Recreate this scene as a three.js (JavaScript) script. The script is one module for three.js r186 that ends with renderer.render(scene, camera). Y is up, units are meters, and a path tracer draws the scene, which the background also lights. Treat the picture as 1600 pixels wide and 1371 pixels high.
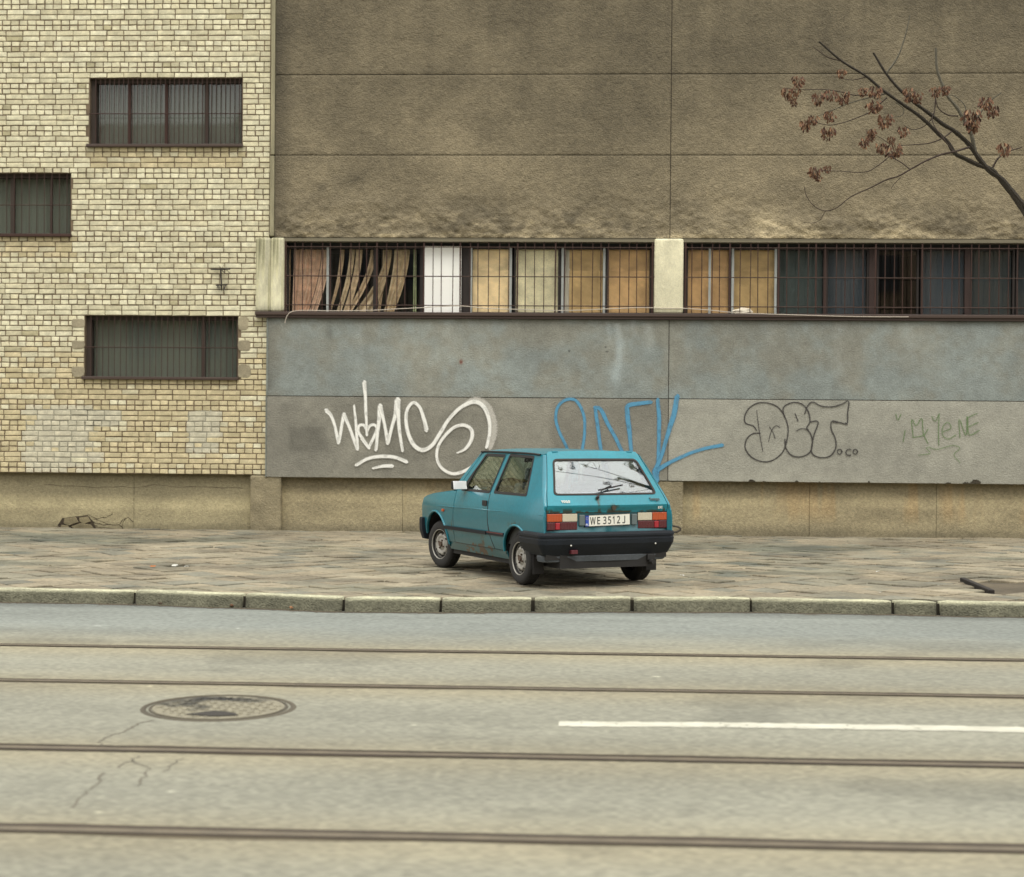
import * as THREE from 'three';
import { mergeGeometries, mergeVertices } from 'three/addons/utils/BufferGeometryUtils.js';
import { TessellateModifier } from 'three/addons/modifiers/TessellateModifier.js';
import { RoundedBoxGeometry } from 'three/addons/geometries/RoundedBoxGeometry.js';
import { FontLoader } from 'three/addons/loaders/FontLoader.js';
import { TextGeometry } from 'three/addons/geometries/TextGeometry.js';

// ---------------------------------------------------------------- camera, sky, sun, exposure
const scene = new THREE.Scene();
const FOCAL = 2603.47, PITCH = -0.010472, YAW = 0.0511365, ROLL = 0.0081207, EYE = 1.6927, DIST = 25.2642;
const camera = new THREE.PerspectiveCamera(2 * Math.atan(685.5 / FOCAL) * 180 / Math.PI, 1600 / 1371, 0.1, 400);
camera.position.set(0, EYE, DIST);
camera.rotation.order = 'YXZ';
camera.rotation.set(PITCH, YAW, ROLL);
camera.focus = 18.3; camera.userData.fStop = 1.9;
scene.add(camera);
const SKY = 2.55, SUN = 1.3, EXPOSURE = 1.05;
{
  const w = 128, h = 64, d = new Float32Array(w * h * 4);
  for (let j = 0; j < h; j++) for (let i = 0; i < w; i++) {
    const el = ((j + 0.5) / h - 0.5) * Math.PI, s = Math.max(0, Math.sin(el)), az = (i + .5) / w * 2 * Math.PI;
    const cloud = 1 + 0.05 * Math.sin(az * 3 + 5 * s) * Math.cos(el) + 0.04 * Math.sin(az * 7 + 9 * s + 1) * Math.cos(el);
    const L = el < 0 ? SKY * 0.25 : SKY * (1 + 2 * s) / 3 * cloud, o = (j * w + i) * 4;
    d[o] = L * 1.0; d[o + 1] = L * 0.985; d[o + 2] = L * 0.95; d[o + 3] = 1;
  }
  const t = new THREE.DataTexture(d, w, h, THREE.RGBAFormat, THREE.FloatType);
  t.mapping = THREE.EquirectangularReflectionMapping; t.magFilter = t.minFilter = THREE.LinearFilter; t.needsUpdate = true;
  scene.background = t; scene.environment = t;
}
const sun = new THREE.DirectionalLight(new THREE.Color(1, 0.95, 0.86), SUN);
sun.position.set(2, 32, 22); sun.target.position.set(-1, 0, 4);
sun.castShadow = true; sun.shadow.radius = 40; sun.shadow.mapSize.set(2048, 2048);
Object.assign(sun.shadow.camera, { left: -20, right: 20, top: 20, bottom: -20, near: 1, far: 90 });
scene.add(sun, sun.target);
const renderer = new THREE.WebGLRenderer({ antialias: true });
renderer.setSize(1024, 877);
renderer.toneMapping = THREE.LinearToneMapping; renderer.toneMappingExposure = EXPOSURE;
renderer.shadowMap.enabled = true;

// ---------------------------------------------------------------- helpers
let seed = 12345;
const rnd = () => { seed |= 0; seed = seed + 0x6D2B79F5 | 0; let t = Math.imul(seed ^ seed >>> 15, 1 | seed); t = t + Math.imul(t ^ t >>> 7, 61 | t) ^ t; return ((t ^ t >>> 14) >>> 0) / 4294967296; };
const rr = (a, b) => a + (b - a) * rnd();
const V3 = (x, y, z) => new THREE.Vector3(x, y, z), V2 = (x, y) => new THREE.Vector2(x, y);
const clamp = (x, a = 0, b = 1) => Math.min(b, Math.max(a, x)), mix = (a, b, t) => a + (b - a) * t;
const ss = (a, b, x) => { const t = clamp((x - a) / (b - a)); return t * t * (3 - 2 * t); };
const camQ = new THREE.Quaternion().setFromEuler(new THREE.Euler(PITCH, YAW, ROLL, 'YXZ'));
const ray = (px, py) => V3((px - 800) / FOCAL, -(py - 685.5) / FOCAL, -1).applyQuaternion(camQ);
// survey of the photograph: a point seen at (px, py) that lies on the upright plane at depth z, or on the level plane at height y
const W = (px, py, z = 0) => { const v = ray(px, py), t = (z - DIST) / v.z; return V3(v.x * t, EYE + v.y * t, z); };
const GND = (px, py, y = 0) => { const v = ray(px, py), t = (y - EYE) / v.y; return V3(v.x * t, y, DIST + v.z * t); };
const wx = (px, py, z = 0) => W(px, py, z).x, wy = (px, py, z = 0) => W(px, py, z).y;

const used = {};
const numbered = n => { const k = used[n] = (used[n] ?? -1) + 1; return k ? `${n}_${String(k).padStart(3, '0')}` : n; };
function clean(g) {
  g = g.index ? g.toNonIndexed() : g;
  for (const k of Object.keys(g.attributes)) if (!['position', 'normal', 'uv'].includes(k)) g.deleteAttribute(k);
  if (!g.attributes.uv) g.setAttribute('uv', new THREE.BufferAttribute(new Float32Array(g.attributes.position.count * 2), 2));
  g.morphAttributes = {};
  return g;
}
const join = gs => Array.isArray(gs) ? (gs.length === 1 ? gs[0] : mergeGeometries(gs.map(clean))) : gs;
function mesh(name, gs, mat, parent = scene) {
  const m = new THREE.Mesh(join(gs), mat); m.name = parent === scene ? numbered(name) : name;
  m.castShadow = m.receiveShadow = true; parent.add(m); return m;
}
function thing(name, label, category, pos = [0, 0, 0], turn = 0, group) {
  const o = new THREE.Group(); o.name = numbered(name); o.position.set(...pos); o.rotation.y = turn; scene.add(o);
  o.userData = { label, category }; if (group) o.userData.group = group; return o;
}
const tag = (o, label, category, group) => { o.userData.label = label; o.userData.category = category; if (group) o.userData.group = group; return o; };
const structure = (o, label, category) => { o.userData.kind = 'structure'; if (label) { o.userData.label = label; } if (category) o.userData.category = category; return o; };
const stuff = o => { o.userData.kind = 'stuff'; return o; };
function bx(x0, x1, y0, y1, z0, z1) { const g = new THREE.BoxGeometry(Math.abs(x1 - x0), Math.abs(y1 - y0), Math.abs(z1 - z0)); g.translate((x0 + x1) / 2, (y0 + y1) / 2, (z0 + z1) / 2); return g; }
function rbx(x0, x1, y0, y1, z0, z1, r = .01, s = 2) { const g = new RoundedBoxGeometry(Math.abs(x1 - x0), Math.abs(y1 - y0), Math.abs(z1 - z0), s, r); g.translate((x0 + x1) / 2, (y0 + y1) / 2, (z0 + z1) / 2); return g; }
function bar(a, b, r, n = 6) { const d = b.clone().sub(a), g = new THREE.CylinderGeometry(r, r, d.length(), n); g.applyQuaternion(new THREE.Quaternion().setFromUnitVectors(V3(0, 1, 0), d.normalize())); g.translate((a.x + b.x) / 2, (a.y + b.y) / 2, (a.z + b.z) / 2); return g; }
const tube = (pts, r, seg = 40, n = 6, closed = false) => new THREE.TubeGeometry(new THREE.CatmullRomCurve3(pts, closed), seg, r, n, closed);
// tube whose radius runs from r0 to r1
function taperTube(pts, r0, r1, seg = 40, n = 7) {
  const c = new THREE.CatmullRomCurve3(pts), g = new THREE.TubeGeometry(c, seg, 1, n), p = g.attributes.position;
  for (let i = 0; i <= seg; i++) {
    const o = c.getPointAt(i / seg), r = mix(r0, r1, i / seg) * (1 + .13 * Math.sin(i * 2.1) * Math.sin(i * .77));
    for (let j = 0; j <= n; j++) { const k = i * (n + 1) + j; p.setXYZ(k, o.x + (p.getX(k) - o.x) * r, o.y + (p.getY(k) - o.y) * r, o.z + (p.getZ(k) - o.z) * r); }
  }
  g.computeVertexNormals(); return g;
}
function lathe(pts, n = 40) { return new THREE.LatheGeometry(pts.map(p => V2(p[0], p[1])), n); }
function uvXY(g, s = 1, a = 'x', b = 'y') { const p = g.attributes.position, u = new Float32Array(p.count * 2), get = { x: 'getX', y: 'getY', z: 'getZ' }; for (let i = 0; i < p.count; i++) { u[2 * i] = p[get[a]](i) * s; u[2 * i + 1] = p[get[b]](i) * s; } g.setAttribute('uv', new THREE.BufferAttribute(u, 2)); return g; }
function uvBox(g, x0, x1, y0, y1) { const p = g.attributes.position, u = new Float32Array(p.count * 2); for (let i = 0; i < p.count; i++) { u[2 * i] = (p.getX(i) - x0) / (x1 - x0); u[2 * i + 1] = (p.getY(i) - y0) / (y1 - y0); } g.setAttribute('uv', new THREE.BufferAttribute(u, 2)); return g; }

// ---------------------------------------------------------------- noise and textures
const hash = (x, y) => { let h = Math.imul(x, 374761393) + Math.imul(y, 668265263) | 0; h = Math.imul(h ^ h >>> 13, 1274126177); return ((h ^ h >>> 16) >>> 0) / 4294967296; };
function vn(x, y, P = 0) {
  const xi = Math.floor(x), yi = Math.floor(y), fx = x - xi, fy = y - yi, u = fx * fx * (3 - 2 * fx), v = fy * fy * (3 - 2 * fy);
  const m = P ? (a => ((a % P) + P) % P) : (a => a);
  const a = hash(m(xi), m(yi)), b = hash(m(xi + 1), m(yi)), c = hash(m(xi), m(yi + 1)), d = hash(m(xi + 1), m(yi + 1));
  return a + (b - a) * u + (c - a) * v + (a - b - c + d) * u * v;
}
function fbm(x, y, o = 4, P = 0) { let s = 0, a = .5, t = 0; for (let i = 0; i < o; i++) { s += a * vn(x, y, P); t += a; x = x * 2 + 17; y = y * 2 + 31; if (P) { x -= 17; y -= 31; P *= 2; } a *= .5; } return s / t; }
function tex(w, h, fn, srgb = true, repeat = true) {
  const d = new Uint8Array(w * h * 4);
  for (let j = 0; j < h; j++) for (let i = 0; i < w; i++) { const c = fn(i / w, j / h, i, j), o = (j * w + i) * 4; if (typeof c === 'number') { d[o] = d[o + 1] = d[o + 2] = clamp(c, 0, 255); d[o + 3] = 255; } else { d[o] = clamp(c[0], 0, 255); d[o + 1] = clamp(c[1], 0, 255); d[o + 2] = clamp(c[2], 0, 255); d[o + 3] = c[3] ?? 255; } }
  const t = new THREE.DataTexture(d, w, h); t.magFilter = THREE.LinearFilter; t.minFilter = THREE.LinearMipmapLinearFilter; t.generateMipmaps = true;
  if (srgb) t.colorSpace = THREE.SRGBColorSpace; if (repeat) t.wrapS = t.wrapT = THREE.RepeatWrapping; t.needsUpdate = true; return t;
}
const lin = c => c <= .04045 ? c / 12.92 : ((c + .055) / 1.055) ** 2.4;
// paint colour given as the tone it has on a plain upright wall (kv) or on level ground (kh) under this sky
const KV = 1.08, KH = 2.2;
const tone = (r, g, b, k = KV) => new THREE.Color().setRGB(lin(r / 255) / k, lin(g / 255) / k, lin(b / 255) / k);
const grain = tex(512, 512, (u, v) => 255 * fbm(u * 64, v * 64, 4, 64), false);
const rough = tex(512, 512, (u, v) => 255 * (.55 * fbm(u * 24, v * 24, 4, 24) + .45 * vn(u * 128, v * 128, 128)), false);
const blotch = tex(512, 512, (u, v) => { const n = fbm(u * 6, v * 6, 5, 6), m = vn(u * 160, v * 160, 160); const k = 215 + (n - .5) * 70 + (m - .5) * 36; return [k, k, k]; }, true);
const rep = (t, s) => { const c = t.clone(); c.repeat.set(s, s); c.needsUpdate = true; return c; };
const grain2 = rep(grain, 2), blotch2 = rep(blotch, 1), rough1 = rep(rough, 1);
const std = (color, o = {}) => new THREE.MeshStandardMaterial({ color, roughness: .9, ...o });
const phys = (color, o = {}) => new THREE.MeshPhysicalMaterial({ color, roughness: .5, ...o });
const glassMat = (c, r = .03, o = {}) => new THREE.MeshPhysicalMaterial({ color: c, roughness: r, transmission: 1, thickness: 0, ior: 1.52, side: THREE.DoubleSide, ...o });

const M = {
  mortar: std(tone(140, 122, 98), { map: blotch2, bumpMap: grain2, bumpScale: .004 }),
  darkMetal: std(tone(72, 54, 46), { roughness: .75, bumpMap: grain2, bumpScale: .002, metalness: .1 }),
  rustMetal: std(tone(80, 54, 45), { roughness: .85, map: blotch2 }),
  sill: std(tone(84, 66, 56), { roughness: .6, map: blotch2 }),
  jamb: std(tone(62, 52, 44), { roughness: .8 }),
  frameWhite: std(tone(205, 210, 205), { roughness: .6, map: blotch2 }),
  frameDark: std(tone(58, 50, 46), { roughness: .8, map: blotch2 }),
  frameBrown: std(tone(72, 54, 48), { roughness: .8, map: blotch2 }),
  room: std(new THREE.Color(.05, .05, .045)),
  wire: std(tone(190, 180, 165), { roughness: .6 }),
  black: std(new THREE.Color(.012, .012, .012), { roughness: .6 }),
};

// ---------------------------------------------------------------- ground: road, rails, kerb, pavement
const ROAD = -.13;
const kerbKnots = [[-16, 9.05], [-9, 9.13], [-5.4, 9.19], [-4.68, 9.2], [-3.45, 9.40], [-2.4, 9.60], [-1.4, 9.54], [-.6, 9.41], [.35, 9.27], [1.48, 9.16], [2.78, 9.18], [3.63, 9.25], [8, 9.3], [14, 9.3]];
function kerbZ(x) { for (let i = 1; i < kerbKnots.length; i++) if (x <= kerbKnots[i][0]) { const a = kerbKnots[i - 1], b = kerbKnots[i]; return mix(a[1], b[1], ss(a[0], b[0], x)); } return 9.3; }
const asphaltTex = tex(1024, 1024, (u, v) => {
  const n = fbm(u * 5, v * 5, 5, 5), m = hash(Math.floor(u * 1024), Math.floor(v * 1024)), f = vn(u * 180 + 7, v * 180, 180), w = fbm(u * 3 + 1, v * 3, 3, 3) - .5, sp = vn(u * 300, v * 300, 300);
  let k = 1 + (n - .5) * .18 + (m - .5) * .3 + (f - .5) * .26; if (sp > .93) k *= 1.16; if (sp < .05) k *= .84;
  return [222 * k + 14 * w, 221 * k + 6 * w, 214 * k - 14 * w];
});
// broad wear of the carriageway: 28 m long, 15 m deep from the kerb
const wearTex = tex(1024, 1024, (u, v) => {
  const x = u * 28 - 14, z = 8.6 + v * 15, n = fbm(x * .5, z * .9, 5), l = fbm(x * .12 + 5, z * 2.4, 3), st = fbm(x * 1.1 + 9, z * 1.6, 4), g = hash(Math.floor(u * 1024), Math.floor(v * 1024) + 77);
  const cool = ss(11.9, 10.6, z + (n - .5) * .8); let rail = 0; for (const q of [12.21, 13.965, 16.25, 18.04]) rail = Math.max(rail, Math.exp(-(((z - q - .06) / .42) ** 2)));
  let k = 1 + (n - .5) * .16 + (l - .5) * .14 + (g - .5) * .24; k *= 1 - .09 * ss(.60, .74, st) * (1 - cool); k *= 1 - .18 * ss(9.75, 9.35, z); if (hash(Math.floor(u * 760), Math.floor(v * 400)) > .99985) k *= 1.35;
  return [(174 - 8 * cool + 7 * rail) * k, (173 - 1 * cool + 0 * rail) * k, (154 + 9 * cool - 10 * rail) * k];
}, true, false);
{
  const m = std(tone(171, 169, 148, KH * .72), { map: asphaltTex, roughness: .93, bumpMap: grain, bumpScale: .004 });
  const g = new THREE.PlaneGeometry(240, 120, 60, 30); g.rotateX(-Math.PI / 2); g.translate(0, ROAD, 60 + 8.6); uvXY(g, 1 / 3.1, 'x', 'z');
  const road = structure(mesh('road', g, m), 'pale worn grey asphalt road with tram rails');
  const wg = new THREE.PlaneGeometry(28, 15, 40, 20); wg.rotateX(-Math.PI / 2); wg.translate(0, ROAD + .0015, 16.1); { const p = wg.attributes.position, q = new Float32Array(p.count * 2); for (let i = 0; i < p.count; i++) { if (p.getZ(i) < 9.2) p.setZ(i, 8.9); q[2 * i] = (p.getX(i) + 14) / 28; q[2 * i + 1] = (p.getZ(i) - 8.6) / 15; } wg.setAttribute('uv', new THREE.BufferAttribute(q, 2)); }
  mesh('worn_surface', wg, std(new THREE.Color().setScalar(1 / KH * 1.0), { map: wearTex, roughness: .93, bumpMap: (() => { const c = grain.clone(); c.repeat.set(10, 5.4); c.needsUpdate = true; return c; })(), bumpScale: .005 }), road);
  // painted lane line
  const lineTex = tex(512, 32, (u, v) => { const e = Math.min(v, 1 - v) * 2 - .12 - .25 * vn(u * 90, v * 3) + Math.min(u * 60, 1) * .1; const k = 232 + 20 * (fbm(u * 40, v * 4, 3) - .5) * 2; const worn = vn(u * 160, v * 9) > .9 ? 90 : 255; return [k, k - 2, k - 22, e > 0 ? worn : 0]; }, true, false);
  const a = GND(873, 1132.5, ROAD), N = 24, pos = [], uv = [], idx = [];
  for (let i = 0; i <= N; i++) { const x = a.x + 4.2 * i / N, zc = 15.255 - .055 * ss(.0, 1.2, x - a.x) - .02 * i / N + .012 * (vn(i * .7, 3) - .5), hw = .098 + .012 * (vn(i * 1.3, 9) - .5); pos.push(x, ROAD + .004, zc - hw, x, ROAD + .004, zc + hw); uv.push(i / N, 1, i / N, 0); if (i) { const k = i * 2; idx.push(k - 2, k - 1, k, k - 1, k + 1, k); } }
  const lg = new THREE.BufferGeometry(); lg.setAttribute('position', new THREE.Float32BufferAttribute(pos, 3)); lg.setAttribute('uv', new THREE.Float32BufferAttribute(uv, 2)); lg.setIndex(idx); lg.computeVertexNormals();
  mesh('lane_line', lg, std(new THREE.Color().setScalar(1 / KH * 1.2), { map: lineTex, alphaTest: .5, roughness: .8 }), road);
  // cracks in the asphalt, as narrow sunk dark seams
  const crackM = std(tone(136, 130, 112, KH));
  const crack = (pts, w) => { const P = pts.map(q => GND(q[0], q[1], ROAD + .003)), gs = []; const fine = []; for (let i = 1; i < P.length; i++) for (let k = 0; k < 4; k++) { const q = P[i - 1].clone().lerp(P[i], k / 4); q.x += rr(-.018, .018); q.z += rr(-.02, .02); fine.push(q); } fine.push(P[P.length - 1]);
    const pp = [], ii = []; fine.forEach((q, i) => { const nx = fine[Math.min(i + 1, fine.length - 1)].clone().sub(fine[Math.max(0, i - 1)]).normalize(), s = w * rr(.35, 1.2); pp.push(q.x - nx.z * s, q.y, q.z + nx.x * s, q.x + nx.z * s, q.y, q.z - nx.x * s); if (i) { const k = i * 2; ii.push(k - 2, k, k - 1, k - 1, k, k + 1); } });
    const g2 = new THREE.BufferGeometry(); g2.setAttribute('position', new THREE.Float32BufferAttribute(pp, 3)); g2.setIndex(ii); g2.computeVertexNormals(); return g2; };
  mesh('crack', [crack([[235, 1126], [212, 1132], [196, 1142], [178, 1148], [161, 1155], [154, 1166]], .010)], crackM, road);
  mesh('crack', [crack([[215, 1182], [203, 1190], [185, 1200]], .007), crack([[205, 1190], [232, 1200], [222, 1218], [214, 1228]], .007), crack([[285, 1186], [265, 1198], [255, 1206]], .005), crack([[165, 1208], [150, 1226], [130, 1240], [112, 1262]], .008)], crackM, road);
}
// tram rails: sunk steel head, groove and tar seams
{
  const steel = std(tone(168, 152, 122, KH), { roughness: .5, map: blotch2 }), groove = std(tone(78, 64, 48, KH)), tar = std(tone(146, 132, 104, KH), { map: blotch2, roughness: .95 });
  const L0 = -40, L1 = 40;
  const strip = (z0, z1, y, w) => { const g = new THREE.PlaneGeometry(L1 - L0, z1 - z0, 300, 1); g.rotateX(-Math.PI / 2); g.translate((L0 + L1) / 2, y, (z0 + z1) / 2); const p = g.attributes.position; if (w) for (let i = 0; i < p.count; i++) { const s = p.getZ(i) > (z0 + z1) / 2 ? 1 : -1; p.setZ(i, p.getZ(i) + s * w * (fbm(p.getX(i) * 1.7, s * 5 + z0, 3) - .5)); } return uvXY(g, 1, 'x', 'z'); };
  [[12.208, 'tram rail nearest the kerb, first of the track beside the pavement', 1], [13.965, 'second tram rail from the kerb, passing just behind the manhole cover', -1], [16.25, 'third tram rail from the kerb, between the manhole and the photo bottom', 1], [18.04, 'fourth tram rail from the kerb, closest to the viewer at the bottom', -1]].forEach(([z, label, s], i) => {
    const t = thing('tram_rail', label, 'tram rail', [0, ROAD, z], 0, 'tram rails sunk in the road');
    const big = i > 1 ? 1 : .8;
    mesh('tar_seam', strip(-.10 * big, .09 * big, .003, .07), tar, t);
    mesh('rail_head', strip(-.03 * big, .035 * big, .007, .006), steel, t);
    mesh('rail_groove', [strip(s > 0 ? .037 * big : -.075 * big, s > 0 ? .08 * big : -.032 * big, .0075, .004)], groove, t);
    mesh('rail_lip', [strip(s > 0 ? -.075 * big : .037 * big, s > 0 ? -.045 * big : .062 * big, .0072, .012)], groove, t);
  });
}
// manhole
{
  const c = V3(-2.366, ROAD, 14.9), t = thing('manhole_cover', 'round worn manhole cover set in the asphalt between tram rails', 'manhole cover', [c.x, c.y, c.z]);
  const R = .485, dark = std(tone(128, 118, 96, KH), { map: blotch2 });
  const worn = tex(512, 512, (u, v) => { const n = fbm(u * 5, v * 5, 5), m = vn(u * 60, v * 60); const k = n > .56 ? 1 - (n - .56) * 2.8 : 1; const p = .9 + .2 * m; return [172 * k * p, 165 * k * p, 140 * k * p]; }, true, false);
  mesh('frame', [lathe([[R, .001], [R - .004, .006], [R - .034, .007], [R - .038, -.012], [R - .05, -.012], [R - .053, .007], [R - .068, .006], [R - .072, -.010]], 64)], dark, t);
  const cg = new THREE.CylinderGeometry(R - .075, R - .075, .006, 64); cg.translate(0, .004, 0); uvXY(cg, 1, 'x', 'z'); { const uv = cg.attributes.uv; for (let i = 0; i < uv.count; i++) uv.setXY(i, uv.getX(i) + .5, uv.getY(i) + .5); }
  const cover = mesh('cover', cg, std(new THREE.Color().setScalar(1 / KH), { map: worn, roughness: .85, bumpMap: worn, bumpScale: .004 }), t);
  const ribsG = []; for (let i = -6; i <= 6; i++) for (let j = -6; j <= 6; j++) if (Math.hypot(i, j) < 6.1) ribsG.push((i + j) % 2 ? bx(i * .06 - .024, i * .06 + .024, .006, .0105, j * .06 - .007, j * .06 + .007) : bx(i * .06 - .007, i * .06 + .007, .006, .0105, j * .06 - .024, j * .06 + .024)); mesh('tread_pattern', ribsG.map(g => { uvXY(g, 1, 'x', 'z'); const q = g.attributes.uv; for (let i = 0; i < q.count; i++) q.setXY(i, q.getX(i) + .5, q.getY(i) + .5); return g; }), cover.material, cover).userData.kind = 'stuff';
  const sh = new THREE.Shape([[-.16, .30], [-.02, .16], [.06, .17], [.14, .24], [.17, .30], [.02, .345]].map(q => V2(q[0], -q[1]))); const hg = new THREE.ShapeGeometry(sh); hg.rotateX(-Math.PI / 2); hg.translate(0.02, .0125, 0);
  mesh('worn_patch', hg, std(tone(82, 76, 66, KH), { map: blotch2 }), cover);
}
// kerb
{
  const bed = new THREE.PlaneGeometry(30, .2, 120, 1); bed.translate(-1, -.12, 0); { const p = bed.attributes.position; for (let i = 0; i < p.count; i++) p.setZ(i, kerbZ(p.getX(i)) - .06); }
  const kt = structure(mesh('kerb', bed, std(tone(70, 64, 52, KH), { side: THREE.DoubleSide })), 'row of weathered pale concrete kerb stones along the road');
  const tp = tex(512, 256, (u, v) => { const n = fbm(u * 9, v * 5, 5), m = vn(u * 130, v * 60); const d = (1 + (n - .5) * .5 + (m - .5) * .24) * mix(.66, 1.08, ss(.36, .20, v + (n - .5) * .12)); return [178 * d, 176 * d, 148 * d]; });  // lit top and shaded front face are painted into the kerb texture
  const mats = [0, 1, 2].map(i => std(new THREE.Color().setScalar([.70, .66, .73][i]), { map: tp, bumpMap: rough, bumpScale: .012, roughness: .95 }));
  const joints = [-16, -15, -14, -13, -12, -11, -10, -9, -8, -7, -6].concat([183, 373, 538, 690, 833, 988, 1172, 1386, 1453].map(px => GND(px, 942, -.05).x)), last = joints[joints.length - 1];
  for (let k = 1; k < 11; k++) joints.push(last + k * 1.02);
  for (let i = 1; i < joints.length; i++) {
    const a = joints[i - 1] + .010 + rr(0, .012), b = joints[i] - .010 - rr(0, .012), L = b - a, seg = Math.max(4, Math.round(L / .08));
    const prof = [[-.17, -.05], [-.165, .004], [-.03, .006], [-.008, -.004], [.001, -.03], [.012, -.135]], pos = [], idx = [], uv = [], P = prof.length, dz = rr(-.008, .008), dy = rr(-.007, .006);
    for (let s = 0; s <= seg; s++) { const x = mix(a, b, s / seg), end = Math.min(s, seg - s) === 0 ? .012 : 0; for (let k = 0; k < P; k++) { const w = (fbm(x * 5 + i, k * 1.7 + i * 3, 3) - .5); pos.push(x, prof[k][1] + dy + (k > 0 && k < 5 ? .016 * w - end * .6 : 0), kerbZ(x) + prof[k][0] + dz + (k > 2 ? .022 * w - end : 0)); uv.push(x * .6 + i * .37, k / P * .5); } }
    for (let s = 0; s < seg; s++) for (let k = 0; k < P - 1; k++) { const o = s * P + k; idx.push(o, o + 1, o + P, o + 1, o + P + 1, o + P); }
    for (const [o, f] of [[0, 1], [seg * P, 0]]) for (let k = 1; k < P - 1; k++) f ? idx.push(o, o + k + 1, o + k) : idx.push(o, o + k, o + k + 1);
    const g = new THREE.BufferGeometry(); g.setAttribute('position', new THREE.Float32BufferAttribute(pos, 3)); g.setAttribute('uv', new THREE.Float32BufferAttribute(uv, 2)); g.setIndex(idx); g.computeVertexNormals();
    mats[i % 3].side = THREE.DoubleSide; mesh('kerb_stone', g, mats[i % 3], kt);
  }
  // dirt in the gutter
  const dirtT = tex(1024, 32, (u, v) => { const n = fbm(u * 120, v * 4, 4), m = vn(u * 400, v * 14); return [118 + 50 * (m - .5), 104 + 44 * (m - .5), 82 + 36 * (m - .5), (v < .35 + .5 * (n - .35) && v < .95) || m > .86 ? 255 : 0]; }, true, false);
  const pos = [], uv = [], idx = []; for (let i = 0; i <= 150; i++) { const x = -16 + 30 * i / 150, z = kerbZ(x) + .002; pos.push(x, ROAD + .004, z, x, ROAD + .004, z + .17); uv.push(i / 150, 0, i / 150, 1); if (i) { const k = i * 2; idx.push(k - 2, k - 1, k, k - 1, k + 1, k); } }
  const g = new THREE.BufferGeometry(); g.setAttribute('position', new THREE.Float32BufferAttribute(pos, 3)); g.setAttribute('uv', new THREE.Float32BufferAttribute(uv, 2)); g.setIndex(idx); g.computeVertexNormals();
  mesh('gutter_dirt', g, std(new THREE.Color().setScalar(1 / KH * .9), { map: dirtT, alphaTest: .5 }), kt).userData.kind = 'stuff';
}
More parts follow.
